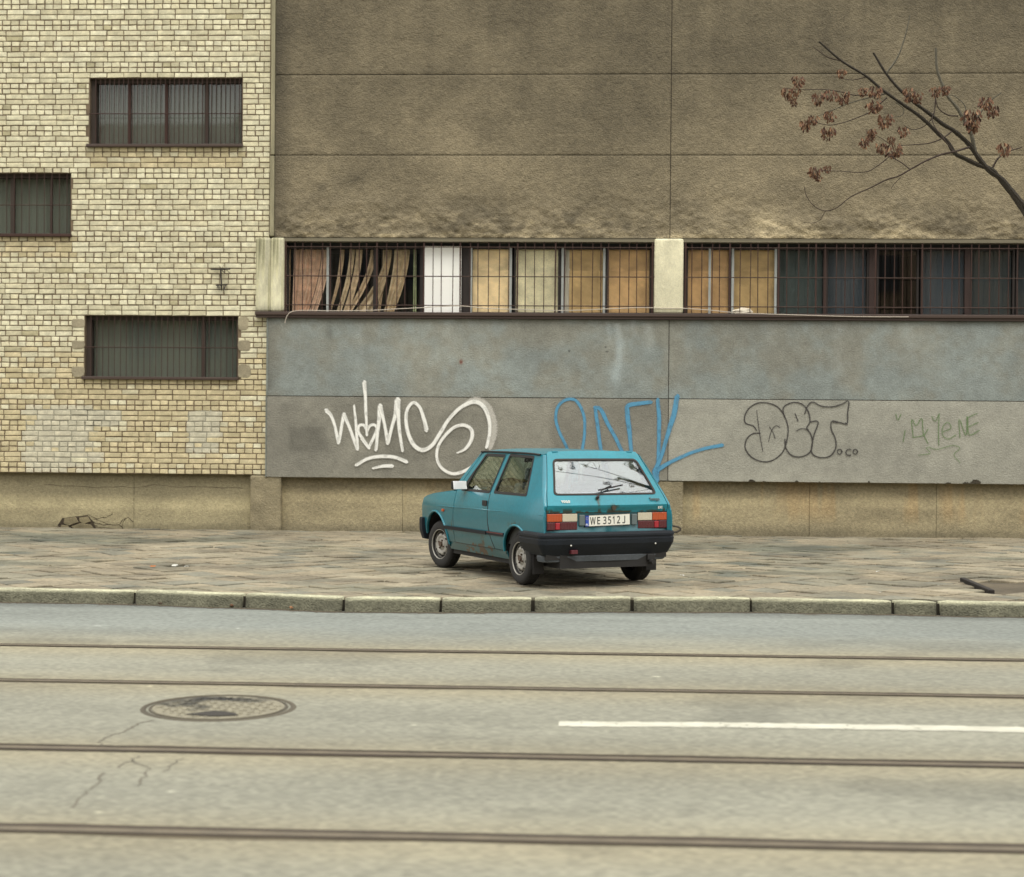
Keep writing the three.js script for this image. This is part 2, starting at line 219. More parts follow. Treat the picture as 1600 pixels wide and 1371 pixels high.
// pavement of square slabs laid on the diagonal
const PIT = { x0: 4.02, x1: 5.6, z0: 6.9, z1: 8.25 };
{
  const g = new THREE.PlaneGeometry(36, 9.6, 72, 20); g.rotateX(-Math.PI / 2); g.translate(-1, -.035, 4.3); { const p = g.attributes.position; for (let i = 0; i < p.count; i++) if (p.getZ(i) > 8.5) p.setZ(i, kerbZ(p.getX(i)) - .12); } uvXY(g, 1, 'x', 'z');
  const pave = structure(mesh('pavement', g, std(tone(84, 72, 58, KH), { map: blotch2, bumpMap: rough, bumpScale: .01 })), 'uneven pavement of diagonal pinkish concrete slabs');
  const slabTex = tex(2048, 2048, (u, v) => { // 9 m a side, laid over the ground
    const x = u * 9, z = v * 9, n = fbm(x * 2.2, z * 2.2, 5), m = hash(Math.floor(u * 2048), Math.floor(v * 2048) + 31), f = vn(x * 38, z * 38), st = fbm(x * .55 + 4, z * .8 + 11, 4), dr = fbm(x * 1.7 + 8, z * 2.1, 4);
    let k = 228 + (n - .5) * 70 + (m - .5) * 40 + (f - .5) * 34; k *= 1 - .16 * ss(.52, .72, st); k *= 1 - .12 * ss(.56, .68, dr) + .06 * ss(.42, .30, dr); const g = ss(.52, .7, st);
    return [k * (1 - .05 * g), k * (.995 - .01 * g), k * .98]; });
  const tones = [[165, 155, 132], [162, 152, 130], [168, 157, 133], [158, 150, 129], [152, 147, 128], [166, 158, 136], [140, 138, 123], [174, 164, 141]];
  const mats = tones.map(c => std(tone(...c, KH * .56), { map: slabTex, bumpMap: (() => { const c = rough.clone(); c.repeat.set(9, 9); c.needsUpdate = true; return c; })(), bumpScale: .006, roughness: .95 }));
  const A = .33, H = A / 2 - .0075;
  function slabGeo(poly) { // flat-topped slab with a small chamfer, poly = outline around the origin
    const n = poly.length, pos = [], idx = [], cx = poly.reduce((s, q) => s + q[0], 0) / n, cz = poly.reduce((s, q) => s + q[1], 0) / n;
    const ringAt = (k, y) => poly.forEach(q => pos.push(cx + (q[0] - cx) * k, y, cz + (q[1] - cz) * k));
    ringAt(1, -.06); ringAt(1, -.008); ringAt(.968, 0); pos.push(cx, .001, cz);
    for (let r = 0; r < 2; r++) for (let i = 0; i < n; i++) { const j = (i + 1) % n, a = r * n + i, b = r * n + j; idx.push(a, a + n, b, b, a + n, b + n); }
    for (let i = 0; i < n; i++) idx.push(2 * n + i, 3 * n, 2 * n + (i + 1) % n);
    let gg = new THREE.BufferGeometry(); gg.setAttribute('position', new THREE.Float32BufferAttribute(pos, 3)); gg.setIndex(idx); gg = gg.toNonIndexed(); gg.computeVertexNormals(); return gg;
  }
  const S = A / Math.SQRT2, h = H * Math.SQRT2, variants = [0, 1, 2, 3, 4, 5].map(k => { const j = () => rr(-.006, .006); const q = [[0, -h + j()], [-h + j(), 0], [0, h + j()], [h + j(), 0]]; return slabGeo(q); });
  const clipPoly = (poly, f) => { const out = []; for (let i = 0; i < poly.length; i++) { const a = poly[i], b = poly[(i + 1) % poly.length], fa = f(a), fb = f(b); if (fa >= 0) out.push(a); if ((fa >= 0) !== (fb >= 0)) { const t = fa / (fa - fb); out.push([mix(a[0], b[0], t), mix(a[1], b[1], t)]); } } return out; };
  const list = [];
  for (let i = -64; i < 80; i++) for (let j = -64; j < 64; j++) {
    const x = (i + j) * S + .1, z = (i - j) * S + .05;
    if (x < -13 || x > 10 || z < -.5 || z > 9.9) continue;
    if (x > PIT.x0 - .05 && x < PIT.x1 && z > PIT.z0 && z < PIT.z1) continue;
    const zk = kerbZ(x) - .178; let g2, whole = z - h > .02 && z + h < zk;
    if (whole) g2 = variants[(i * 7 + j * 13 & 1023) % 6];
    else { let q = [[0, -h], [-h, 0], [0, h], [h, 0]]; q = clipPoly(q, p => zk - .006 - (z + p[1])); q = q.length > 2 ? clipPoly(q, p => z + p[1] - .03) : q; if (q.length < 3) continue; let ar = 0; q.forEach((p, k) => { const n = q[(k + 1) % q.length]; ar += p[0] * n[1] - n[0] * p[1]; }); if (Math.abs(ar) < .016) continue; g2 = slabGeo(q); }
    g2 = g2.clone(); { const p = g2.attributes.position, u = new Float32Array(p.count * 2); for (let k = 0; k < p.count; k++) { u[2 * k] = (p.getX(k) + x) / 9; u[2 * k + 1] = (p.getZ(k) + z) / 9; } g2.setAttribute('uv', new THREE.BufferAttribute(u, 2)); }
    const big = fbm(x * .5 + 3, z * .6, 3), dirtAndShade = fbm(x * .75 + 9, z * 1.1 + 2, 4);
    let mi = (hash(i + 500, j + 900) * 4 | 0); if (dirtAndShade < .36) mi = 4; if (dirtAndShade > .60) mi = hash(i + 3, j) > .5 ? 5 : 7; if (hash(i + 91, j + 17) > .92) mi = 6; if (hash(i + 9, j + 417) > .92) mi = 4;
    list.push({ x, z, g: g2, m: mats[mi], y: (big - .5) * .022 - .004 + rr(-.006, .006) + (hash(i + 5, j + 5) > .9 ? -.012 : 0), rx: rr(-.03, .03) + (fbm(x * .8, z * .8 + 9, 2) - .5) * .05, rz: rr(-.028, .028), ry: rr(-.02, .02) });
  }
  const near = list.filter(s => Math.abs(s.x + .15) < 5.7).sort((a, b) => b.z - a.z).slice(0, 300), set = new Set(near), rest = {};
  for (const s of list) {
    const e = new THREE.Euler(s.rx, s.ry, s.rz);
    if (set.has(s)) { const m = mesh('paving_slab', s.g, s.m, pave); m.position.set(s.x, s.y, s.z); m.rotation.copy(e); }
    else { const g3 = s.g.clone(); g3.applyMatrix4(new THREE.Matrix4().compose(V3(s.x, s.y, s.z), new THREE.Quaternion().setFromEuler(e), V3(1, 1, 1))); (rest[s.m.uuid] ??= { m: s.m, gs: [] }).gs.push(g3); }
  }
  for (const k in rest) stuff(mesh('far_paving_slabs', rest[k].gs, rest[k].m, pave));
  // tree pit
  const soil = new THREE.PlaneGeometry(PIT.x1 - PIT.x0 + .5, PIT.z1 - PIT.z0 + .5, 16, 16); soil.rotateX(-Math.PI / 2); soil.translate((PIT.x0 + PIT.x1) / 2, -.02, (PIT.z0 + PIT.z1) / 2); { const p = soil.attributes.position; for (let i = 0; i < p.count; i++) p.setY(i, -.045 + .05 * fbm(p.getX(i) * 5, p.getZ(i) * 5, 3)); soil.computeVertexNormals(); uvXY(soil, 1, 'x', 'z'); }
  mesh('tree_pit', soil, std(tone(146, 132, 106, KH), { map: blotch2 }), pave);
  const edge = std(tone(70, 62, 54, KH), { map: blotch2 }); mesh('pit_edging', [rbx(PIT.x0 - .06, PIT.x0 + .0, -.06, .03, PIT.z0, PIT.z1, .012)], edge, pave);
}

// ---------------------------------------------------------------- concrete panel building
const Y = { sillB: 3.25, sillT: 3.335, mid: 2.05, low: .805, bandT: 4.47, upMid: 5.727, upTop: 6.95, top: 9.2 };
const XL = -5.06, XR = 9.5, XJ = 1.07, XJ2 = 7.25;
const spot = (x, y, cx, cy, rx, ry) => Math.exp(-(((x - cx) / rx) ** 2 + ((y - cy) / ry) ** 2));
const rectMask = (x, y, a, b, s = .06) => ss(a.x - s, a.x + s, x + .05 * (fbm(x * 6, y * 6, 2) - .5)) * ss(-b.x - s, -b.x + s, -x) * ss(b.y - s, b.y + s, y) * ss(-a.y - s, -a.y + s, -y);
const buffs = [[452, 668, 510, 706, -.10], [545, 655, 600, 688, -.07], [430, 632, 452, 650, -.06], [600, 640, 700, 720, -.07], [552, 706, 640, 742, -.05], [668, 630, 700, 730, .05], [480, 665, 500, 700, -.06], [700, 640, 722, 720, -.05], [860, 632, 905, 710, -.06], [925, 625, 1045, 760, -.05], [780, 628, 862, 700, .04], [470, 628, 520, 660, .03]].map(b => [W(b[0], b[1]), W(b[2], b[3]), b[4]]);
const streaks = [[965, 505, 615, 9, .16], [950, 500, 560, 6, .08], [1012, 505, 560, 12, .12], [990, 500, 540, 8, .09], [700, 500, 580, 10, .05], [1200, 505, 570, 14, .06], [1310, 505, 600, 10, .06], [560, 505, 590, 12, .04], [1420, 505, 580, 12, .05]].map(s => [wx(s[0], s[1]), wy(s[0], s[1]), wy(s[0], s[2]), s[3] / 103, s[4]]);
const lowTex = tex(2048, 384, (u, v) => {
  const x = mix(XL, XR, u), y = mix(Y.low, Y.sillB, v), n = fbm(x * 1.1, y * 1.5, 5), f = fbm(x * 9, y * 9, 3), g = hash(Math.floor(u * 2048), Math.floor(v * 384)), c = fbm(x * 2.6 + 40, y * 2.6, 4);
  let r = 138, gg = 138, b = 127, k = 1 + (n - .5) * .2 + (f - .5) * .14 + (g - .5) * .2;
  if (y > Y.mid) {
    const blue = clamp(ss(.22, .86, c + .16 * ss(2.9, 2.1, y) + .08 * ss(2, 6, x) + (f - .5) * .3)); r += -6 * blue; gg += 1 * blue; b += 8 * blue; k += .03 * blue;
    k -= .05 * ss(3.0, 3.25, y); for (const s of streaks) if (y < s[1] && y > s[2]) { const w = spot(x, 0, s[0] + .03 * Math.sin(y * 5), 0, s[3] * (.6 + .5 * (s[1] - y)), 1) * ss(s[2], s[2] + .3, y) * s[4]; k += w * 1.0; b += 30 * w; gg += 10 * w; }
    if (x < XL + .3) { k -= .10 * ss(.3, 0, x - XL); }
  } else {
    r = 132; gg = 130; b = 119; const right = ss(XJ - .02, XJ + .02, x); k += .15 * right; r += 2 * right; gg += 3 * right; b += 4 * right;
    for (const q of buffs) k += q[2] * rectMask(x, y, q[0], q[1]);
    k += .04 * ss(1.0, .8, y) + .05 * (fbm(x * 3, y * .8, 2) - .5);
  }
  const rs = spot(x, y, wx(720, 566), wy(720, 566), .022, .03) * ss(.3, .5, fbm(x * 40, y * 40, 2)), dk = Math.max(spot(x, y, wx(889, 549), wy(889, 549), .014, .014), spot(x, y, wx(946, 543), wy(946, 543), .014, .012), spot(x, y, wx(948, 550), wy(948, 550), .02, .01)); k *= 1 - .5 * dk; r = mix(r, 104, rs); gg = mix(gg, 52, rs); b = mix(b, 40, rs);
  k *= 1 - .10 * spot(x, y, wx(515, 520), wy(515, 520), .06, .16) - .08 * spot(x, y, wx(1030, 545), wy(1030, 545), .08, .2);
  return [r * k, gg * k, b * k];
}, true, false);
const upTex = tex(2048, 512, (u, v) => {
  const x = mix(XL, XR, u), y = mix(Y.bandT, Y.top, v), n = fbm(x * .9 + 3, y * 1.1, 5), s = fbm(x * 2.2 - y * 1.2, y * 3.2 + x * .5, 4), f = fbm(x * 16, y * 16, 3), g = hash(Math.floor(u * 2048) + 9, Math.floor(v * 512));
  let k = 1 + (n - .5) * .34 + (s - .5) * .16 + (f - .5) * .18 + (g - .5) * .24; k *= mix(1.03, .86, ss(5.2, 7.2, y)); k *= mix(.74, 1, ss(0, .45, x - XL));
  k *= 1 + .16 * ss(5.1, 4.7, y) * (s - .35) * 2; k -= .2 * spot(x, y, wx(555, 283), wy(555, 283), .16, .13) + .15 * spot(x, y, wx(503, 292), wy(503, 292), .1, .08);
  const st = fbm(x * 5, y * .5, 3) - .5; k += st * .12 * ss(5.7, 6.6, y);
  const lip = ss(.15, .02, y - Y.bandT) * ss(.42, .62, fbm(x * 7, y * 16, 3)), sc = ss(.5, .1, y - Y.bandT) * ss(.60, .72, fbm(x * 5 - y * 4, y * 13 + x * 2, 4)); k *= 1 + .24 * lip + .18 * sc; if (y > Y.bandT + .01) k *= 1 - .16 * ss(.62, .76, fbm(x * 2.4 + 20, y * 2.8, 3)) * ss(.8, .2, y - Y.bandT);  // relief highlights and scuffs painted in along the lower edge
  return [125 * k, 115 * k, 93 * k];
}, true, false);
const rubble = tex(512, 512, (u, v) => 255 * (.5 * fbm(u * 26, v * 30, 4, 0) + .5 * vn(u * 70 + v * 24, v * 84)), false);
const building = thing('panel_building', 'grey concrete panel building with a band of barred windows', 'building');
{
  const repXY = (t, a, b) => { const c = t.clone(); c.repeat.set(a, b); c.needsUpdate = true; return c; };
  const lowM = std(new THREE.Color().setScalar(1 / KV), { map: lowTex, roughness: .95, bumpMap: repXY(grain, 14.5, 2.45), bumpScale: .006 });
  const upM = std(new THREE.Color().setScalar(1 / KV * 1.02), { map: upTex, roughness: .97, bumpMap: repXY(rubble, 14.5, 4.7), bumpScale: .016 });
  const gap = .011;
  // a slab with a finely divided, slightly uneven front
  function panel(name, x0, x1, y0, y1, mat, rough, fx0, fx1, fy0, fy1, depth = .24) {
    const nx = Math.round((x1 - x0) / (rough ? .026 : .12)), ny = Math.round((y1 - y0) / (rough ? .022 : .12)), g = new THREE.PlaneGeometry(x1 - x0, y1 - y0, nx, ny); g.translate((x0 + x1) / 2, (y0 + y1) / 2, 0);
    const p = g.attributes.position;
    for (let i = 0; i < p.count; i++) { const x = p.getX(i), y = p.getY(i), e = Math.min(x - x0, x1 - x, y - y0, y1 - y), hold = ss(0, .04, e); let z = 0; if (rough) { const low = ss(.9, .05, y - Y.bandT); z = hold * ((fbm(x * 2.6 + y * 1.3, y * 3.4, 3) - .5) * mix(.012, .085, low) + (fbm(x * 15 + y * 9, y * 20, 2) - .5) * mix(.006, .04, low)); } else z = hold * (fbm(x * 2, y * 2, 3) - .5) * .006; p.setZ(i, z - (e < .004 ? .006 : 0)); }
    g.computeVertexNormals();
    const m = mesh(name, [g, bx(x0 + .002, x1 - .002, y0 + .002, y1 - .002, -depth, -.014)], mat, building); uvBox(m.geometry, fx0, fx1, fy0, fy1); return m;
  }
  const rows = [[Y.low, Y.mid, 0], [Y.mid, Y.sillB - .005, 0], [Y.bandT, Y.upMid, 1], [Y.upMid, Y.upTop, 1], [Y.upTop, Y.top, 1]];
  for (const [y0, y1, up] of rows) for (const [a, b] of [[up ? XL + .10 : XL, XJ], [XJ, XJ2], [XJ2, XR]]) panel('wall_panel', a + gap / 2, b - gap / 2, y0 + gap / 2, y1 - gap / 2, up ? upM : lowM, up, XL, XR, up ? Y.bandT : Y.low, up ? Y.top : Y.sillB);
  mesh('joint_filler', [bx(XL + .02, XR, Y.low + .02, Y.sillB - .02, -.22, -.03), bx(XL + .12, XR, Y.bandT + .02, Y.top, -.22, -.03)], M.jamb, building);
  const chipM = std(tone(78, 70, 54), { map: blotch2, bumpMap: rough, bumpScale: .02 });
  for (const [px, py, w, h] of [[1175, 754, 10, 4], [1245, 755, 6, 2.5], [1194, 755.2, 5, 1.5], [1281, 755.8, 4, 1.4], [1358, 756.5, 4, 3], [1482, 757, 9, 2], [1524, 752, 17, 7], [1510, 756, 12, 3]]) { const p = W(px, py), q = []; for (let i = 0; i < 9; i++) { const t = i / 8 * Math.PI; q.push(V2(p.x + Math.cos(t) * w / 206 * rr(.8, 1.15), Y.low + .003 + Math.sin(t) * h / 103 * rr(.6, 1.2))); } const g = new THREE.ShapeGeometry(new THREE.Shape(q)); g.translate(0, 0, .0035); mesh('edge_chip', g, chipM, building); }
  // pale cover strips on the left edges
  const strip = std(tone(190, 182, 148), { map: blotch2, bumpMap: grain2, bumpScale: .004 }), strip2 = std(tone(158, 164, 156), { map: blotch2, bumpMap: grain2, bumpScale: .004 });
  mesh('edge_strip', [rbx(XL + .032, XL + .10, Y.bandT + .02, Y.upMid - .012, -.2, .012, .012), rbx(XL + .037, XL + .10, Y.upMid + .006, Y.top, -.2, .010, .012)], strip, building);
  mesh('edge_strip', [rbx(XL - .008, XL + .022, Y.mid, Y.sillB - .01, -.2, .006, .006), rbx(XL - .014, XL + .004, Y.low, Y.mid - .01, -.2, .004, .006)], strip2, building);
  // grey underside band of the upper panels
  mesh('panel_underside', [bx(XL + .1, XR, Y.bandT - .055, Y.bandT - .002, -.22, -.012)], std(tone(142, 134, 112), { map: blotch2 }), building);
  // pillars between the window bands
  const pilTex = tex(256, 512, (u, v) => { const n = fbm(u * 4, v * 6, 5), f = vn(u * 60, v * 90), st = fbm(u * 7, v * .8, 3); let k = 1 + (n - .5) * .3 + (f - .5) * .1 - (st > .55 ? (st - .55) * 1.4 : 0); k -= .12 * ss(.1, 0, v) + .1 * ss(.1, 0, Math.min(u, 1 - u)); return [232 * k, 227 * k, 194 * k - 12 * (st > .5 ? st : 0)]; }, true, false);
  const pilTex2 = tex(256, 512, (u, v) => { const n = fbm(u * 4 + 9, v * 6, 5), f = vn(u * 60, v * 90); const k = 1 + (n - .5) * .22 + (f - .5) * .1 - .10 * ss(.35, .2, Math.abs(v - .25)) * n - .12 * ss(.08, 0, v); return [236 * k, 230 * k, 197 * k]; }, true, false);
  const pilM = std(new THREE.Color().setScalar(1 / KV), { map: pilTex, bumpMap: rough1, bumpScale: .012 });
  const pilM2 = std(new THREE.Color().setScalar(1 / KV), { map: pilTex2, bumpMap: rough1, bumpScale: .012 });
  const pillar = (xa, xb, z, y0 = Y.sillT, y1 = Y.bandT - .004) => { const g = rbx(xa, xb, y0, y1, -.22, z, .035, 3); const p = g.attributes.position; uvBox(g, xa, xb, y0, y1); return mesh('pillar', g, pilM, building); };
  const pz = .03;
  pillar(wx(422, 430, pz), wx(443.5, 430, pz), pz); pillar(wx(1022.5, 430, pz), wx(1068, 430, pz), pz).material = pilM2; pillar(7.05, 7.5, pz).material = pilM2;
  const p0 = pillar(wx(399, 430, pz - .025), wx(423, 430, pz - .025), pz - .025); p0.material = std(new THREE.Color().setScalar(.86 / KV), { map: pilTex, bumpMap: rough1, bumpScale: .012 });
  // sill
  const xs = wx(398, 492, .06); mesh('window_sill', [rbx(xs, XR, Y.sillB + .03, Y.sillT, -.22, .075, .012), bx(xs + .01, XR, Y.sillB - .005, Y.sillB + .032, -.05, .05)], M.sill, building);
  // plinth and the piers standing in it
  const plTex = tex(2048, 256, (u, v) => { const x = mix(-14, XR, u), y = mix(-.05, .85, v), n = fbm(x * 1.4, y * 3, 5), g = hash(Math.floor(u * 2048), Math.floor(v * 256) + 5), f = vn(x * 40, y * 40); let k = 1 + (n - .5) * .28 + (g - .5) * .26 + (f - .5) * .14; const ed = fbm(x * 2, 3, 3) * .12; k *= mix(1, .86, ss(.52 + ed, .62 + ed, y)); k *= mix(.86, 1, ss(.0, .1 + ed, y)); k *= mix(1.08, 1, ss(.03, .10, Math.abs(y - .47 - ed * .3))); const run = ss(.56, .72, fbm(x * 4, y * .4, 3)) * ss(.1, .4, y); return [160 * k + 8 * run, 149 * k, 119 * k - 6 * run]; }, true, false);  // shade of the overhang painted into the top, dirt at the foot
  const plM = std(new THREE.Color().setScalar(1 / KV * 1.02), { map: plTex, roughness: .97, bumpMap: repXY(rough, 23, .9), bumpScale: .012 });
  const pl = (name, x0, x1, y1, z, parent) => { const g = bx(x0, x1, -.12, y1, -.5, z); return mesh(name, uvBox(g, -14, XR, -.05, .85), plM, parent); };
  building.userData.plinth = undefined; delete building.userData.plinth;
  const zp = -.15, cuts = [wx(439, 790, zp), wx(629, 790, zp), wx(820, 790, zp), wx(1066, 790, zp), wx(1265, 790, zp), wx(1463.5, 790, zp), 7.1, XR];
  for (let i = 1; i < cuts.length; i++) pl('plinth_block', cuts[i - 1] + .003, cuts[i] - .003, Y.low + .06, zp - (i === 3 ? .001 : 0), building);
  const pierM = std(tone(176, 164, 132), { map: blotch2, bumpMap: rough, bumpScale: .02 });
  const pier = (a, b, y1, z) => { const g = new RoundedBoxGeometry(b - a, y1 + .1, .4, 5, .02); g.translate((a + b) / 2, (y1 - .1) / 2, z - .2); uvXY(g, 1); mesh('pier', g, pierM, building); };
  pier(wx(390.5, 790, -.02), wx(438.5, 790, -.02), Y.low + .02, -.02); pier(wx(1028, 790, -.015), wx(1067.5, 790, -.015), Y.low - .006, -.015);
  // rest of the volume: back, roof, rooms behind the windows
  mesh('interior_wall', [bx(XL - .1, XR, 3.1, 3.2, -4, -.26), bx(XL - .1, XR, 4.62, 4.72, -4, -.26), bx(XL - .1, XR, 3.2, 4.62, -4.1, -4), bx(XL - .25, XL - .12, 3.1, 4.7, -4, -.26), bx(XR, XR + .2, -.1, Y.top, -9, -.0)], M.room, building);
  mesh('roof', bx(XL - .1, XR + .2, Y.top, Y.top + .25, -9, .05), M.jamb, building);
  mesh('back_wall', bx(XL - .1, XR, -.1, Y.top, -9.2, -9), M.jamb, building);
}
// barred windows of the band
const paneGlass = glassMat(new THREE.Color(.95, .96, .95), .03), dirtyGlass = glassMat(new THREE.Color(.78, .80, .79), .04);
const SZ = -.19;
function windowUnit(pxa, pxb, opts = {}) {
  const y0 = Y.sillT + .002, y1 = Y.bandT - .12, x0 = wx(pxa, 432, SZ), x1 = wx(pxb, 432, SZ), f = opts.f ?? .03, fm = opts.mat ?? M.frameDark;
  const w = mesh('window', [bx(x0, x1, y1 - f, y1, SZ - .05, SZ), bx(x0, x1, y0, y0 + f * .7, SZ - .05, SZ), bx(x0, x0 + (opts.l ?? f), y0 + f * .7, y1 - f, SZ - .05, SZ), bx(x1 - (opts.r ?? f), x1, y0 + f * .7, y1 - f, SZ - .05, SZ)], fm, building);
  const a = x0 + (opts.l ?? f), b = x1 - (opts.r ?? f); if (!opts.open) mesh('pane', bx(a - .003, b + .003, y0 + f * .7 - .003, y1 - f + .003, SZ - .03, SZ - .026), opts.glass ?? paneGlass, w);
  if (opts.white) for (const px of opts.white) { const x = wx(px, 432, SZ); mesh('frame_bar', bx(x - .018, x + .018, y0 + .01, y1 - .012, SZ - .004, SZ + .014), M.frameWhite, w); }
  return { x0: a, x1: b, y0, y1, w };
}
const U = [
  windowUnit(448, 513, { white: [512] }), windowUnit(514, 586, {}), windowUnit(587, 659, {}), windowUnit(660, 724, { open: true }), windowUnit(735, 800, { white: [736, 798] }), windowUnit(803, 875, {}), windowUnit(876, 946, { white: [879, 944] }), windowUnit(947, 1018, { white: [] }),
  windowUnit(1072, 1142, { white: [1109] }), windowUnit(1142, 1216, { white: [1145, 1212] }), windowUnit(1216, 1290, { glass: dirtyGlass }), windowUnit(1291, 1358, { glass: dirtyGlass }), windowUnit(1370, 1436, {}), windowUnit(1439, 1513, { glass: dirtyGlass }), windowUnit(1516, 1586, { glass: dirtyGlass }), windowUnit(1588, 1660, { glass: dirtyGlass }),
];
{
  const post = (pa, pb, m) => mesh('window_post', bx(wx(pa, 432, SZ + .02), wx(pb, 432, SZ + .02), Y.sillT + .002, Y.bandT - .10, SZ - .06, SZ + .02), m, building);
  post(724, 734, M.frameDark); post(1358.5, 1369.5, M.frameBrown); post(1508, 1516, M.frameBrown); post(584, 588, M.frameDark); post(657, 661, M.frameDark); post(1287, 1292, M.frameBrown);
  mesh('window_head_shade', [bx(XL + .3, XJ - .28, Y.bandT - .118, Y.bandT - .056, SZ - .1, SZ - .03), bx(XJ + .28, XR, Y.bandT - .118, Y.bandT - .056, SZ - .1, SZ - .03)], M.black, building);  // black strip above the panes stands in for shade under the upper panels
  // grilles: one per bay, every bar of it a part
  const bay = (pa, pb, p0, step, heavy) => {
    const z = -.02, xa = wx(pa, 432, z), xb = wx(pb, 432, z), ya = Y.sillT + .004, yb = Y.bandT - .06;
    const gr = mesh('window_grille', [bar(V3(xa, wy(800, 386.5, z), z), V3(xb, wy(800, 386.5, z), z), .0065), bar(V3(xa, wy(800, 432.5, z), z), V3(xb, wy(800, 432.5, z), z), .0085), bar(V3(xa, wy(800, 478, z), z), V3(xb, wy(800, 478, z), z), .0085)], M.darkMetal, building);
    const geo = bar(V3(0, ya, 0), V3(0, yb, 0), .0075), geoH = bar(V3(0, ya, 0), V3(0, yb, 0), .013); let i = 0;
    for (let px = p0; px < pb; px += step, i++) { const m = mesh('grille_bar', heavy.includes(i) ? geoH : geo, M.rustMetal, gr); m.position.set(wx(px, 432, z), 0, z - .012 + rr(-.003, .003)); m.rotation.z = rr(-.006, .006); }
    const end = [bx(xa - .012, xa + .012, ya, yb, z - .012, z + .012), bx(xb - .012, xb + .012, ya, yb, z - .012, z + .012)]; mesh('grille_frame', end, M.rustMetal, gr);
    const lugs = []; for (const x of [xa, xb]) for (const py of [386, 432, 479]) lugs.push(bx(x - .03, x + .03, wy(800, py, z) - .015, wy(800, py, z) + .015, -.1, z)); mesh('wall_lug', lugs, M.rustMetal, gr);
  };
  bay(446, 1019.5, 458, 14.55, [9, 14, 18, 24, 28]); bay(1071, 1690, 1081, 15.0, [4, 9, 13, 19, 24]);
}
